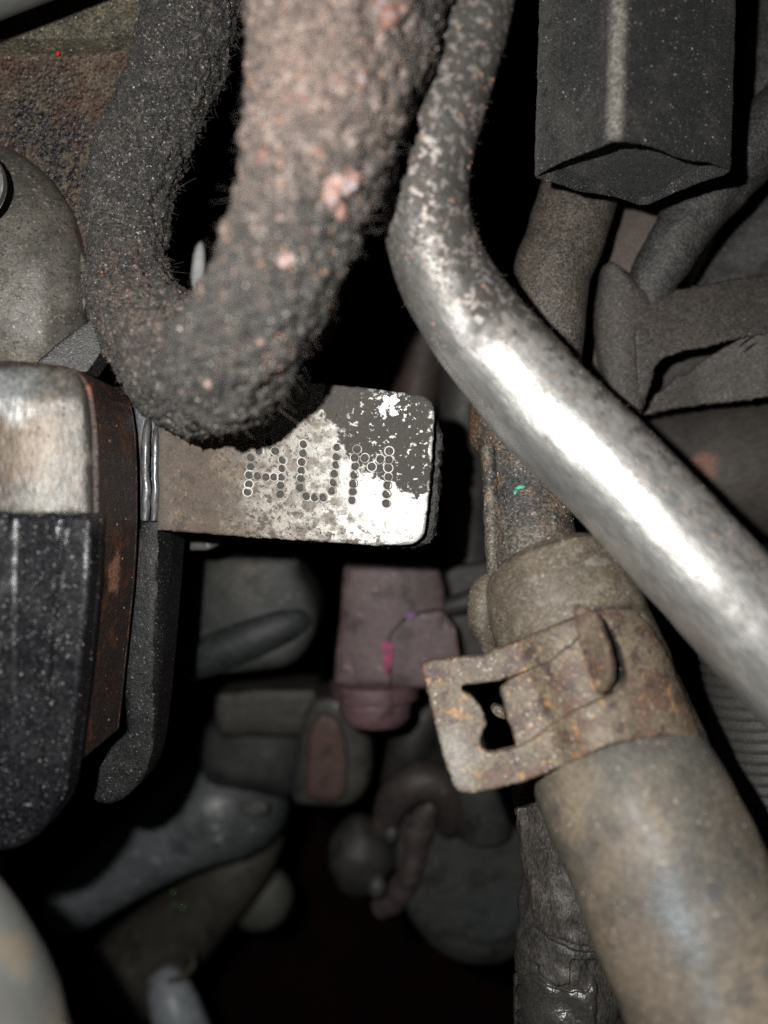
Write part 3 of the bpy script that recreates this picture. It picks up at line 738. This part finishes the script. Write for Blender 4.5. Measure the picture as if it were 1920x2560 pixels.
lb = tube('taped_bundle', [(1560, 1160, 19.6, 150), (1700, 1175, 19.5, 160), (1850, 1170, 19.4, 178), (2080, 1170, 19.4, 184)], m_tape2, step=.001, seg=72, mods=[disp(.010, .0012, 2), disp(.003, .0003, 2)])
tagit(lb, 'smooth brown taped bundle below the harness junction, with a reddish smudge', 'wiring harness')
# small cuts in the tape
m_cut = mat('tape_crease', (.02, .02, .02), rough=.8)
for (x0, y0, x1, y1) in [(1815, 835, 1850, 815), (1830, 850, 1875, 825), (1845, 868, 1885, 840), (1858, 880, 1895, 855), (1840, 822, 1860, 808)]:
    tube('crease', [(x0, y0, 16.2, .9), ((x0 + x1) / 2, (y0 + y1) / 2 - 3, 16.17, 1.6), (x1, y1, 16.2, .7)], m_cut, tj, step=.001, seg=8)

def rib(pitch, dep):
    return lambda L, a, T: 1 + dep * (.5 + .5 * math.cos(6.2832 * L / pitch)) ** .7
m_cor = mat('dusty_conduit', (.050, .049, .045), (.06, .057, .052), scale=130, rough=.6, grain=.25, bump=[(3000, .00008)])
cor = tube('corrugated_conduit', [(1850, 1380, 16.6, 128), (1880, 1560, 16.6, 134), (1920, 1760, 16.5, 140), (1970, 2000, 16.4, 150), (2010, 2200, 16.3, 150)], m_cor, step=.0003, seg=64, rfn=rib(.0021, .035))
tagit(cor, 'grey corrugated plastic conduit at the right edge behind the thick hose', 'conduit')

# ------------------------------------------------------------------ 9. taped cable, bottom centre right
m_cab = mat('worn_cable_tape', (.060, .053, .046), (.045, .041, .037), scale=120, rough=.5, grain=.4, gscale=3000, stretch=(85, 2),
            layers=[(('n', 1560, .63, .69, None, 2), (.16, .13, .11), .4, None), (('n', 200, .55, .65), (.085, .072, .062), None, None), (('h', P(1400, 2290, 14), (0, -1, 0), .002, .001, 200, .6), (.04, .038, .034), .45, None)],
            bump=[(2600, .00014), (500, .0002)])
cb = thing('taped_cable', P(1420, 2300, 15), 'dark tape wrapped cable going down beside the thick hose at the bottom', 'cable')
ct = tube('cable_core', [(1395, 1880, 15.4, 100), (1402, 2030, 15.2, 112), (1418, 2160, 15.1, 112), (1424, 2260, 15, 122), (1420, 2380, 14.9, 128), (1425, 2480, 14.8, 130), (1430, 2700, 14.8, 132)], m_cab, cb, step=.0008, seg=64, mods=[disp(.005, .0026, 2), disp(.0016, .0005, 2)])
S_c = Surf(ct)
cd = lambda l: (lambda x, y: min(S_c.depth(x, y, 14.6), 14.8) - l)
sheet('tape_wrap', ragged(fil([(1285, 2020), (1400, 2010), (1420, 2100), (1500, 2370), (1440, 2362), (1370, 2340), (1335, 2310), (1325, 2230), (1310, 2130)], 12, 2), 1.5, 9, 3), cd(.06), .0006, m_cab, cb, step=12, bev=5, bdep=.03)
sheet('tape_wrap', ragged(fil([(1290, 2360), (1330, 2310), (1380, 2352), (1440, 2378), (1560, 2385), (1560, 2400), (1500, 2400), (1425, 2400), (1424, 2460), (1390, 2466), (1350, 2440), (1342, 2410), (1300, 2400)], 6, 2), 1.2, 9, 4), cd(.08), .0006, m_cab, cb, step=12, bev=5, bdep=.03)
m_glo = mat('polished_tape', (.05, .047, .042), (.04, .037, .034), scale=150, rough=.28, grain=.25, layers=[(('v', 800, .25, .1), (.14, .12, .1), .4, None)], bump=[(1500, .0001), (400, .0003)])
sheet('tape_wrap', ragged(fil([(1285, 2440), (1340, 2432), (1365, 2462), (1420, 2480), (1470, 2478), (1484, 2440), (1494, 2460), (1490, 2600), (1285, 2600)], 9, 2), .8, 9, 5), cd(.10), .0008, m_glo, cb, step=12, bev=9, bdep=.07)
tube('polished_rim', [(1340, 2428, 14.35, 1.5), (1352, 2450, 14.18, 3.2), (1385, 2470, 14.08, 4), (1420, 2478, 14.05, 4), (1455, 2476, 14.1, 3.5), (1476, 2456, 14.2, 2), (1480, 2440, 14.3, 1.2)], m_glo, cb, step=.0005, seg=12)
sheet('tape_wrap', ragged(fil([(1430, 2396), (1500, 2398), (1585, 2404), (1620, 2600), (1488, 2600), (1492, 2470), (1480, 2435), (1430, 2415)], 7, 2), 1, 9, 6), lambda x, y: 15.0, .0008, m_cab, cb, step=12, bev=6, bdep=.04)

# ------------------------------------------------------------------ 10. left: casting with rusty rim, black cover, black bracket
m_cap = mat('worn_steel_face', (.085, .08, .07), (.058, .054, .048), scale=200, rough=.42, metal=.35, grain=.25, gscale=2600,
            layers=[(('n', 300, .5, .62), (.13, .115, .10), .5, .3), (('p', P(30, 1090, 11.5), .006, .004, .003, 250, .5), (.17, .115, .075), .5, .1), (('v', 1000, .3, .25), (.05, .04, .035), .6, 0.),
                    (('p', P(10, 965, 11.5), .0038, .003, .003, 300, .8), (.36, .38, .385), .35, .5)], bump=[(1500, .00008), (3500, .00006)], stretch=(92, 3))  # whitish patch: the highlight at the upper left, painted into the face colour
m_rimb = mat('rusty_band', (.058, .032, .025), (.034, .024, .021), scale=150, rough=.5, grain=.35, gscale=2600,
             layers=[(('n', 200, .55, .63), (.12, .045, .025), None, None), (('n', 700, .55, .6), (.03, .025, .023), None, None), (('p', P(318, 1430, 13), .0032, .0012, .0024, 400, .9), (.40, .19, .12), .45, None),
                     (('p', P(335, 1338, 13), .0014, .0004, .0006, 400, .9), (.45, .22, .14), .45, None)], bump=[(1800, .0002), (4000, .00012)], vbump=(1300, .00010))
lft = thing('steel_casting', P(230, 1300, 13), 'rust rimmed steel casting with a shiny worn face at the left edge', 'casting')
fr = [(-260, 900), (60, 903), (150, 912), (200, 926), (232, 965), (246, 1060), (250, 1160), (250.5, 1300), (247, 1400), (240, 1500), (219, 1700), (197, 1905), (60, 1990), (-260, 1990)]
face = sheet('rim_band', fil(fr, [2, 30, 20, 14, 20, 30, 0, 0, 0, 0, 0, 4, 10, 2], 4), lambda x, y: 12.05 + max(0, (60 - x)) * .0006, .0185, m_rimb, lft, step=16, bev=12, bdep=.11,
             back=None, mods=[disp(.0015, .0002, 1)])
fc = [(-260, 908), (60, 911), (150, 920), (190, 932), (212, 968), (226, 1060), (230, 1280), (228, 1292), (-260, 1292)]
sheet('worn_face', fil(fc, [2, 30, 20, 14, 20, 30, 30, 2, 2], 4), lambda x, y: 11.98 - .42 * math.cos(min(1.4, max(-1.4, (x + 20) / 175.))) * min(1., max(0, (y - 905) / 90.)) ** .5, .0012, m_cap, lft, step=12, bev=14, bdep=.06, mods=[disp(.002, .0002, 2)])
# flat flank of the casting, standing away from the camera
S_f = Surf(face)
crumbs('casting_grit', S_f, 160, .00013, m_orange_crumb, lft, seed=61)
m_blk = mat('black_moulded_plastic', (.0075, .008, .010), (.012, .0125, .014), scale=130, rough=.27, spec=.3, grain=.6, gscale=2400, layers=[(('n', 1820, .63, .69, None, 2), (.13, .12, .12), .35, None)],
            bump=[(900, .00002), (3000, .00004)])
cov = thing('plastic_cover', P(100, 1700, 12), 'black moulded plastic cover over the lower half of the casting, lower left', 'cover')
cpoly = fil([(-260, 1272), (238, 1283), (232, 1450), (212, 1650), (192, 1820), (182, 1900), (174, 1985), (110, 2075), (40, 2126), (-20, 2130), (-260, 2130)], [2, 6, 20, 20, 20, 20, 50, 30, 40, 30, 2], 4)
def cov_d(x, y):
    t = (x + 40) / 280.
    sx = 155 - (y - 1300) * .085
    r = 11.50 - .0030 * max(0., 40 - (y - 1300) * .01 - x) ** 1.0 + .0004 * max(0., x - 40) + (.06 * min(1., (x - sx) / 6.) if x > sx else 0.)
    return r + .00045 * max(0, y - 1900) ** 1.25 * .5
cvo = sheet('cover_shell', cpoly, cov_d, .0035, m_blk, cov, step=10, bev=16, bdep=.14, mods=[disp(.006, .0004, 1), disp(.001, .00012, 1)])
S_cv = Surf(cvo)
tube('moulding_seam', [(x, y, S_cv.depth(x, y, 11.7) - .005, 1.8) for x, y in [(158, 1300), (150, 1400), (144, 1500), (135, 1600), (124, 1720), (114, 1840), (104, 1960)]], m_blk, cov, step=.001, seg=8)
crumbs('cover_grit', S_cv, 90, .00008, m_white_crumb, cov, seed=62)
m_brk = mat('black_bracket_skin', (.014, .014, .0145), (.010, .010, .0105), scale=200, rough=.5, spec=.25, grain=.5, gscale=2400, layers=[(('n', 1950, .63, .69, None, 2), (.11, .105, .10), .4, None)], bump=[(1200, .00012), (3000, .00008)])
bp = [(352, 1298), (400, 1302), (437, 1300), (430, 1420), (418, 1560), (402, 1740), (385, 1880), (362, 1950), (310, 2000), (262, 2012), (228, 1996), (219, 1960), (222, 1925), (262, 1880), (318, 1830), (300, 1500)]
brk = sheet('black_bracket', fil(bp, [3, 10, 6, 20, 20, 20, 30, 30, 30, 30, 20, 10, 20, 30, 10, 10], 4), lambda x, y: 14.3 + max(0, x - 395 + (y - 1300) * .02) * .012, .008, m_brk, step=13, bev=10, bdep=.07, mods=[disp(.002, .0003, 2)])
tagit(brk, 'narrow black bracket hanging below the stamped tag, behind the casting', 'bracket')

# ------------------------------------------------------------------ 11. upper left: gritty rusty plates, round boss
m_rust = mat('gritty_rust_plate', (.135, .098, .064), (.085, .068, .054), scale=180, rough=.5, grain=.35, gscale=2600,
             layers=[(('n', 140, .5, .58), (.085, .048, .034), None, None), (('x', ('n', 800, .40, .54), ('p', P(90, 310, 15.5), .0085, .005, .006, 160)), (.022, .022, .026), .22, None),
                     (('x', ('n', 900, .44, .56), ('p', P(170, 440, 15.5), .007, .004, .005, 160)), (.022, .020, .024), .22, None),
                     (('n', 260, .6, .64), (.035, .02, .018), .4, None), (('n', 1690, .63, .69, None, 2), (.26, .22, .18), .3, None), (('v', 900, .2, .06), (.05, .02, .02), None, None)],
             bump=[(1500, .0002), (3500, .0002)], vbump=(1200, .0004))
rp = sheet('rusty_plate', ragged(fil([(-260, 98), (150, 104), (380, 90), (500, 100), (470, 200), (400, 330), (330, 520), (300, 640), (200, 640), (-260, 560)], 5), 1, 12), 15.6, .004, m_rust, step=14, bev=6, mods=[disp(.003, .0006, 2), disp(.0009, .0003, 1)])
tagit(rp, 'gritty rusty metal plate with black tarry spots at the upper left', 'metal plate')
S_r = Surf(rp)
crumbs('plate_grit', S_r, 600, .00014, m_dark_crumb, rp, seed=71); crumbs('plate_pale_grit', S_r, 260, .00011, m_white_crumb, rp, seed=72)
sheet('red_paint_fleck', [(141, 130), (147, 128), (149, 133), (144, 139), (140, 137)], 15.4, .0003, mat('red_paint', (.7, .04, .03), rough=.4), rp, step=4)
m_up = mat('gritty_olive_ledge', (.12, .105, .072), (.075, .068, .052), scale=250, rough=.55, grain=.5, gscale=2400, layers=[(('v', 1100, .35, .25), (.26, .23, .15), .4, None), (('n', 1690, .63, .69, None, 2), (.03, .03, .03), .4, None)], bump=[(1500, .0002), (3500, .00015)])
up_ = sheet('gritty_ledge', ragged(fil([(-260, -200), (375, -200), (366, 40), (356, 88), (150, 101), (-260, 96)], 8), 1.4, 9), 15.1, .01, m_up, step=13, bev=8, mods=[disp(.002, .0005, 2)])
tagit(up_, 'olive gritty metal ledge at the top left, above the rusty plate', 'metal ledge')
crumbs('ledge_grit', Surf(up_), 260, .00013, m_white_crumb, up_, seed=73)
m_boss = mat('cast_grey_boss', (.13, .118, .10), (.085, .08, .07), scale=90, rough=.5, metal=.1, grain=.22, gscale=2600,
             layers=[(('p', P(60, 720, 13.6), .0065, .004, .003, 160, .8), (.035, .037, .038), .4, None), (('p', P(55, 450, 13.9), .003, .0008, .0015, 350, .8), (.30, .23, .15), None, None),
                     (('n', 220, .5, .6), (.075, .068, .058), None, None), (('n', 900, .58, .64, None, 2), (.05, .045, .04), None, None), (('n', 1500, .62, .68, None, 2), (.24, .2, .16), .4, None), (('v', 900, .25, .07), (.28, .2, .12), .5, None), (('h', P(150, 880, 14), (0, -1, 0), .004, .002, 200, .5), (.14, .115, .08), None, None)],
             bump=[(1200, .00008), (3500, .00005)])
bs = thing('cast_boss', P(40, 640, 15), 'smooth grey cast metal boss bulging in at the left edge', 'casting')
bo = ball('boss', -5, 690, 15.4, 225, 330, 140, m_boss, bs, mods=[('SUBSURF', dict(levels=2)), disp(.01, .0016, 2), disp(.0012, .0001, 1)], rot=math.radians(8))
bl = sheet('boss_flank', fil([(-260, 560), (120, 600), (210, 620), (235, 700), (215, 790), (140, 860), (60, 940), (-260, 940)], 30), 15.2, .01, m_boss, bs, step=18, bev=20, bdep=.2, mods=[disp(.006, .0008, 2)])
m_wash = mat('bright_washer', (.42, .42, .41), (.3, .3, .29), scale=300, rough=.35, metal=.8, bump=[(2000, .00004)])
wp = [(-120 + 130 * math.cos(a), 458 + 112 * math.sin(a)) for a in [6.283 * k / 40 for k in range(40)]]
sheet('washer', wp, 13.55, .0012, m_wash, bs, step=14, bev=5)
m_fac = mat('black_facet', (.026, .026, .026), (.034, .033, .031), scale=300, rough=.45, grain=.5, layers=[(('n', 1950, .63, .69, None, 2), (.15, .13, .12), .35, None)], bump=[(3000, .00014)])
fa = sheet('black_wedge', fil([(92, 905), (140, 862), (238, 788), (246, 830), (262, 870), (220, 930), (100, 935)], 4), lambda x, y: 13.6 + (x - 90) * .002, .005, m_fac, step=11, bev=4, mods=[disp(.002, .0002, 1)])
tagit(fa, 'small black wedge shaped tab wedged between the boss and the steel casting', 'tab')

# ------------------------------------------------------------------ 12. out of focus things close to the lens
m_fg = mat('near_grey_metal', (.16, .165, .16), (.12, .12, .115), scale=60, rough=.5, layers=[(('v', 500, .2, .1), (.4, .4, .38), .3, None)], bump=[(600, .0001)])
nf = tube('near_pipe', [(-665, -89, 11.5, 300), (-375, -204, 11.5, 300), (-73, -321, 11.5, 300), (225, -438, 11.5, 300), (535, -554, 11.5, 300)], m_fg, step=.002, seg=64)
tagit(nf, 'blurred grey pipe very near the lens at the top left corner', 'pipe')
m_fg2 = mat('near_grey_hose', (.115, .12, .115), (.085, .085, .08), scale=60, rough=.5, layers=[(('n', 120, .5, .65), (.15, .13, .10), None, None), (('v', 300, .2, .15), (.4, .4, .38), .3, None)], bump=[(600, .0001)])
nh = tube('near_hose', [(-420, 2120, 9.6, 150), (-245, 2290, 9.6, 205), (-135, 2500, 9.5, 240), (-60, 2800, 9.4, 260)], m_fg2, step=.002, seg=64, mods=[disp(.01, .001, 2)])
tagit(nh, 'blurred light grey hose near the lens at the bottom left corner', 'hose')

# ------------------------------------------------------------------ 13. glint in the loop of the wrapped hose
gl = tube('steel_rod', [(503, 606, 18.7, 3), (501, 616, 18.6, 9), (498, 640, 18.5, 14), (496, 680, 18.4, 17), (490, 720, 18.3, 17), (484, 790, 18.3, 16)], mat('bright_rod', (.85, .85, .85), (.7, .7, .7), scale=300, rough=.3, metal=.3, bump=[(900, .0001)]), step=.001, seg=24)
tagit(gl, 'short shiny steel rod glimpsed in the dark gap inside the hose loop', 'rod')

# ------------------------------------------------------------------ 14. connectors and hoses deep in the bay, out of focus
def dull(name, a, b=None, **k):
    k.setdefault('rough', .6); q = k.pop('dim', .72); a = tuple(c * q for c in a); b = tuple(c * q for c in b) if b else tuple(c * .7 for c in a)
    k['layers'] = list(k.get('layers', ())) + [(('n', 130, .52, .66), tuple(c * .45 for c in a), None, None), (('n', 260, .6, .68), tuple(min(1, c * 1.7) for c in a), .4, None)]
    return mat(name, a, b, scale=70, grain=.10, gscale=700, bump=[(250, .0003)], **k)
gc = thing('green_connector', P(630, 1540, 20.5), 'blurred dark green grey rounded connector below the stamped tag', 'connector')
gp = fil([(505, 1396), (560, 1390), (750, 1390), (754, 1436), (780, 1470), (797, 1520), (790, 1585), (755, 1640), (715, 1668), (600, 1682), (482, 1692), (474, 1600), (480, 1490)], [10, 10, 8, 20, 30, 30, 40, 40, 40, 20, 14, 20, 20], 5)
m_gc = dull('green_grey_plastic', (.052, .056, .048), (.04, .046, .042), layers=[(('p', P(600, 1440, 20), .006, .003, .003, 120, .6), (.075, .06, .05), None, None)])
sheet('connector_body', gp, lambda x, y: 20.2 + ((x - 630) / 170.) ** 2 * .4, .02, m_gc, gc, step=18, bev=22, bdep=.35)
m_gd = dull('dark_seal', (.034, .040, .042))
tube('seal_ridge', [(466, 1660, 20.75, 44), (540, 1630, 20.62, 56), (620, 1598, 20.58, 62), (690, 1568, 20.6, 56), (745, 1548, 20.72, 44), (768, 1540, 20.9, 24)], m_gd, gc, step=.001, seg=32)
sm = sheet('grey_clip', fil([(452, 1350), (540, 1342), (548, 1362), (520, 1376), (450, 1376)], 8), 16.8, .004, dull('grey_clip_plastic', (.07, .065, .055)), step=12, bev=5)
tagit(sm, 'tiny grey clip in the shadow under the left end of the tag', 'clip')

pc = thing('pink_connector', P(980, 1600, 20.5), 'blurred dusty pink plastic connector with a magenta paint mark', 'connector')
m_pk = dull('dusty_pink_plastic', (.175, .122, .125), (.145, .10, .104), layers=[(('p', P(1040, 1470, 20), .006, .004, .003, 120, .7), (.095, .08, .072), None, None), (('p', P(960, 1480, 20), .0012, .0006, .0006, 400, .8), (.20, .11, .05), None, None)])
m_pk2 = dull('pink_collar_plastic', (.185, .105, .115))
sheet('connector_body', fil([(858, 1415), (1000, 1418), (1100, 1424), (1112, 1470), (1118, 1600), (1060, 1712), (960, 1716), (834, 1716), (838, 1640), (850, 1540)], 12), lambda x, y: 20.0 + ((x - 970) / 150.) ** 2 * .35, .02, m_pk, pc, step=18, bev=14, bdep=.25)
sheet('side_lug', fil([(970, 1590), (1010, 1545), (1060, 1528), (1108, 1524), (1142, 1570), (1152, 1640), (1160, 1716), (1040, 1722), (975, 1722)], 14), 19.7, .006, m_pk, pc, step=18, bev=12, bdep=.15)
def vtube(name, x0, x1, y0, y1, d, m, par, rr=(1, 1), seg=40, ry=4):
    r = (x1 - x0) / 2; cx = (x0 + x1) / 2
    return tube(name, [(cx, y0, d, r * .9), (cx, y0 + ry, d, r * rr[0]), (cx, y1 - ry, d, r * rr[1]), (cx, y1, d, r * rr[1] * .85)], m, par, step=.001, seg=seg)
vtube('collar', 826, 1046, 1700, 1744, 20.6, m_pk2, pc)
vtube('plug', 846, 1030, 1735, 1806, 20.6, m_pk2, pc, (1, .93), ry=14)
m_mag = mat('magenta_paint', (.42, .02, .15), (.16, .03, .07), scale=500, rough=.4)
sheet('magenta_mark', fil([(954, 1604), (984, 1608), (980, 1650), (972, 1680), (958, 1684), (960, 1640)], 6), 19.62, .0004, m_mag, pc, step=9)
sheet('violet_mark', fil([(1008, 1536), (1030, 1528), (1042, 1536), (1024, 1552)], 4), 19.62, .0004, mat('violet_paint', (.16, .05, .19), rough=.5), pc, step=8)

cl2 = thing('dark_connector', P(1160, 1500, 21), 'blurred dark grey plug to the right of the pink connector', 'connector')
m_dk = dull('dark_grey_plastic', (.040, .037, .034))
sheet('plug_body', fil([(1108, 1432), (1140, 1410), (1240, 1400), (1240, 1700), (1165, 1690), (1150, 1600), (1118, 1560), (1125, 1500)], 10), 21.2, .02, m_dk, cl2, step=22, bev=14, bdep=.25)
tube('plug_ridge', [(1110, 1520, 20.8, 24), (1180, 1500, 20.7, 28), (1260, 1470, 20.8, 28)], m_dk, cl2, step=.001, seg=24)
vb = tube('vertical_cable', [(1180, 700, 22, 60), (1165, 900, 22, 66), (1160, 1100, 22, 60), (1168, 1280, 22, 52), (1175, 1430, 22.2, 50)], dull('grey_cable_skin', (.062, .058, .053)), step=.002, seg=32, mods=[disp(.006, .001, 2)])
tagit(vb, 'blurred grey vertical cable seen between the tag and the bright pipe', 'cable')
vb2 = tube('brown_cable', [(1090, 720, 23, 60), (1062, 880, 23, 60), (1030, 1020, 23, 60), (1000, 1200, 23.5, 60)], dull('brown_cable_skin', (.07, .048, .042)), step=.002, seg=32)
tagit(vb2, 'blurred brown cable just above the right end of the tag', 'cable')

ob = sheet('olive_block', fil([(540, 1735), (640, 1722), (790, 1722), (800, 1800), (770, 1840), (545, 1840), (535, 1780)], 12), 23.5, .02, dull('olive_plastic', (.058, .052, .041)), step=22, bev=14, bdep=.2)
tagit(ob, 'blurred olive block below the green connector', 'plastic block')
gb = sheet('green_housing', fil([(500, 1822), (560, 1792), (680, 1788), (770, 1806), (775, 1900), (740, 2000), (640, 1980), (520, 1965), (490, 1900)], 34), lambda x, y: 24.2 + ((x - 620) / 150.) ** 2 * .5, .02, dull('green_housing_skin', (.040, .045, .042)), step=18, bev=30, bdep=.5, mods=[disp(.01, .0015, 1)])
tagit(gb, 'blurred dark green housing below the olive block', 'housing')
rc = thing('red_brown_connector', P(830, 1880, 23), 'blurred red brown connector with a grey rounded frame at the centre', 'connector')
m_rb = dull('red_brown_plastic', (.105, .050, .042), (.085, .05, .042)); m_gy = dull('grey_frame_plastic', (.066, .064, .055))
sheet('frame', fil([(752, 1790), (780, 1745), (840, 1738), (905, 1770), (930, 1850), (932, 1940), (905, 1995), (860, 2018), (730, 2012), (735, 1930)], 26), lambda x, y: 23.1 + ((x - 840) / 100.) ** 2 * .3, .02, m_gy, rc, step=18, bev=18, bdep=.3)
sheet('insert', fil([(772, 1830), (800, 1780), (850, 1800), (870, 1880), (868, 1990), (820, 2008), (762, 1990)], 20), 22.85, .004, m_rb, rc, step=18, bev=12, bdep=.12)

m_el = dull('blue_grey_rubber', (.19, .205, .22), (.15, .165, .175), rough=.4, layers=[(('h', P(500, 2010, 26), (1, .6, 0), .014, .004, 90, .85), (.075, .082, .080), None, None)])
el = thing('elbow_hose', P(560, 2060, 27), 'blurred blue grey elbow hose curving through the lower left of the bay', 'hose')
tube('elbow', [(165, 2275, 26.8, 46), (170, 2270, 26.7, 62), (200, 2248, 26.5, 70), (330, 2155, 26.2, 86), (450, 2070, 26.0, 112), (545, 2015, 26.2, 138), (590, 2005, 26.8, 134), (606, 2030, 27.6, 112)], m_el, el, step=.002, seg=56)
m_el2 = dull('brown_bend_rubber', (.10, .092, .075), (.07, .066, .055))
tube('lower_limb', [(668, 2060, 28.6, 50), (640, 2110, 28.4, 64), (592, 2172, 28.4, 78), (530, 2240, 28.8, 86), (450, 2320, 29.6, 100), (340, 2430, 30.4, 120)], m_el2, el, step=.002, seg=48)
sheet('bright_spot', fil([(596, 2012), (625, 2016), (632, 2002), (668, 2008), (672, 2032), (640, 2040), (600, 2036)], 10), 24.35, .002, dull('pale_scuffs', (.13, .13, .115)), el, step=12, bev=5)
pb = ball('pale_plug', 650, 2245, 31, 84, 78, 60, dull('pale_plug_skin', (.15, .15, .13)), mods=[('SUBSURF', dict(levels=1))], rot=.5)
tagit(pb, 'blurred pale grey rounded plug below the elbow hose', 'plug')
bt = tube('pale_tube_end', [(405, 2440, 27, 40), (425, 2490, 26.6, 56), (450, 2560, 26.4, 64), (490, 2700, 26.2, 72)], dull('pale_blue_metal', (.42, .46, .50), rough=.4), step=.002, seg=40)
tagit(bt, 'blurred pale blue grey tube end at the bottom edge', 'tube')
rg = tube('wire_loop', [(482, 2378, 26, 5), (484, 2405, 26, 6), (470, 2430, 26, 7), (448, 2446, 26, 7), (420, 2452, 26, 5)], dull('dull_wire', (.12, .11, .08), rough=.35), step=.001, seg=12)
tagit(rg, 'thin blurred curved wire catching light above the pale tube end', 'wire')
dg_m = mat('green_glint_ball', (.10, .25, .08), rough=.15)
dr = thing('green_glint_balls', P(440, 2250, 25.5), 'three tiny green droplets added for the glints on the dark hose below the elbow', 'balls')
for (x, y) in ((433, 2229), (435, 2262), (456, 2269)): ball('glint_ball', x, y, 24.6, 4, 4, 4, dg_m, dr, seg=12)  # small green balls put in to stand for out-of-focus glints

dr2 = thing('round_canister', P(1190, 2180, 23), 'large blurred round dark canister below the clamp loop', 'canister')
m_dr = dull('canister_skin', (.052, .053, .048), (.04, .044, .042), layers=[(('p', P(1230, 2300, 22.5), .010, .004, .004, 100, .7), (.032, .040, .040), None, None)])
ang = [6.283 * k / 56 for k in range(56)]
sheet('canister_end', [(1192 + 208 * math.cos(a) + 10 * math.sin(a), 2150 + 262 * math.sin(a)) for a in ang], lambda x, y: 22.6 + .0012 * (x - 1192), .03, m_dr, dr2, step=24, bev=34, bdep=.35)
sheet('canister_ring', [(1212 + 160 * math.cos(a), 2150 + 214 * math.sin(a)) for a in ang], 22.5, .004, m_dr, dr2, step=24, bev=14, bdep=.1)
tube('canister_neck', [(1180, 1800, 22.5, 96), (1200, 1950, 22.3, 92), (1210, 2080, 22.4, 70)], m_dr, dr2, step=.002, seg=40)
st2 = tube('pink_brown_strap', [(1110, 1990, 22.2, 20), (1066, 2030, 22.3, 34), (1042, 2100, 22.5, 38), (1026, 2180, 22.6, 36), (990, 2240, 22.8, 34), (950, 2275, 23, 26)], dull('strap_skin', (.082, .064, .061)), step=.001, seg=28, mods=[disp(.008, .003, 1)])
tagit(st2, 'blurred pinkish brown strap curling down beside the round canister', 'strap')
t2 = tube('curved_pipe', [(960, 2070, 22.4, 34), (985, 2000, 22, 44), (1040, 1955, 21.8, 50), (1100, 1965, 21.8, 48), (1130, 2020, 22, 40), (1120, 2070, 22.6, 30)], dull('curved_pipe_skin', (.062, .048, .045)), step=.001, seg=32)
tagit(t2, 'blurred hooked brown pipe above the round canister', 'pipe')
ob2 = ball('olive_bulb', 905, 2135, 23.6, 86, 100, 80, dull('olive_bulb_skin', (.040, .039, .034)), mods=[('SUBSURF', dict(levels=1)), disp(.01, .003, 1)])
tagit(ob2, 'blurred round olive bulb left of the pinkish strap', 'housing')
for (x, y, s, lab) in ((978, 2082, 20, 'blurred pale bolt head beside the top of the pinkish strap'), (942, 2216, 24, 'blurred pale bolt head beside the bottom of the pinkish strap')):
    b_ = ball('bolt_head', x, y, 22, s, s * 1.2, s, dull('pale_bolt_skin', (.075, .075, .068))); tagit(b_, lab, 'bolt')
bb = tube('back_tube', [(1080, 1760, 24.5, 50), (1030, 1850, 24.5, 56), (1010, 1960, 24.8, 60)], dull('back_tube_skin', (.042, .039, .036)), step=.002, seg=28)
tagit(bb, 'dim blurred tube between the pink connector and the clamp loop', 'tube')

# ------------------------------------------------------------------ setting: the dark floor of the bay
m_flr = mat('dark_red_undertray', (.020, .006, .004), (.010, .005, .004), scale=40, rough=.9, spec=.1)
V, Fc = [], []
N = 40
for i in range(N + 1):
    for j in range(N + 1):
        V.append((-.45 + .9 * i / N, -.45 + .9 * j / N, -.48 + .004 * math.sin(i * 1.3) * math.sin(j * .9)))
for i in range(N):
    for j in range(N):
        a = i * (N + 1) + j; Fc.append((a, a + N + 1, a + N + 2, a + 1))
flr = mesh_obj('engine_bay_floor', V, Fc, m_flr); tagit(flr, None, None, kind='structure')
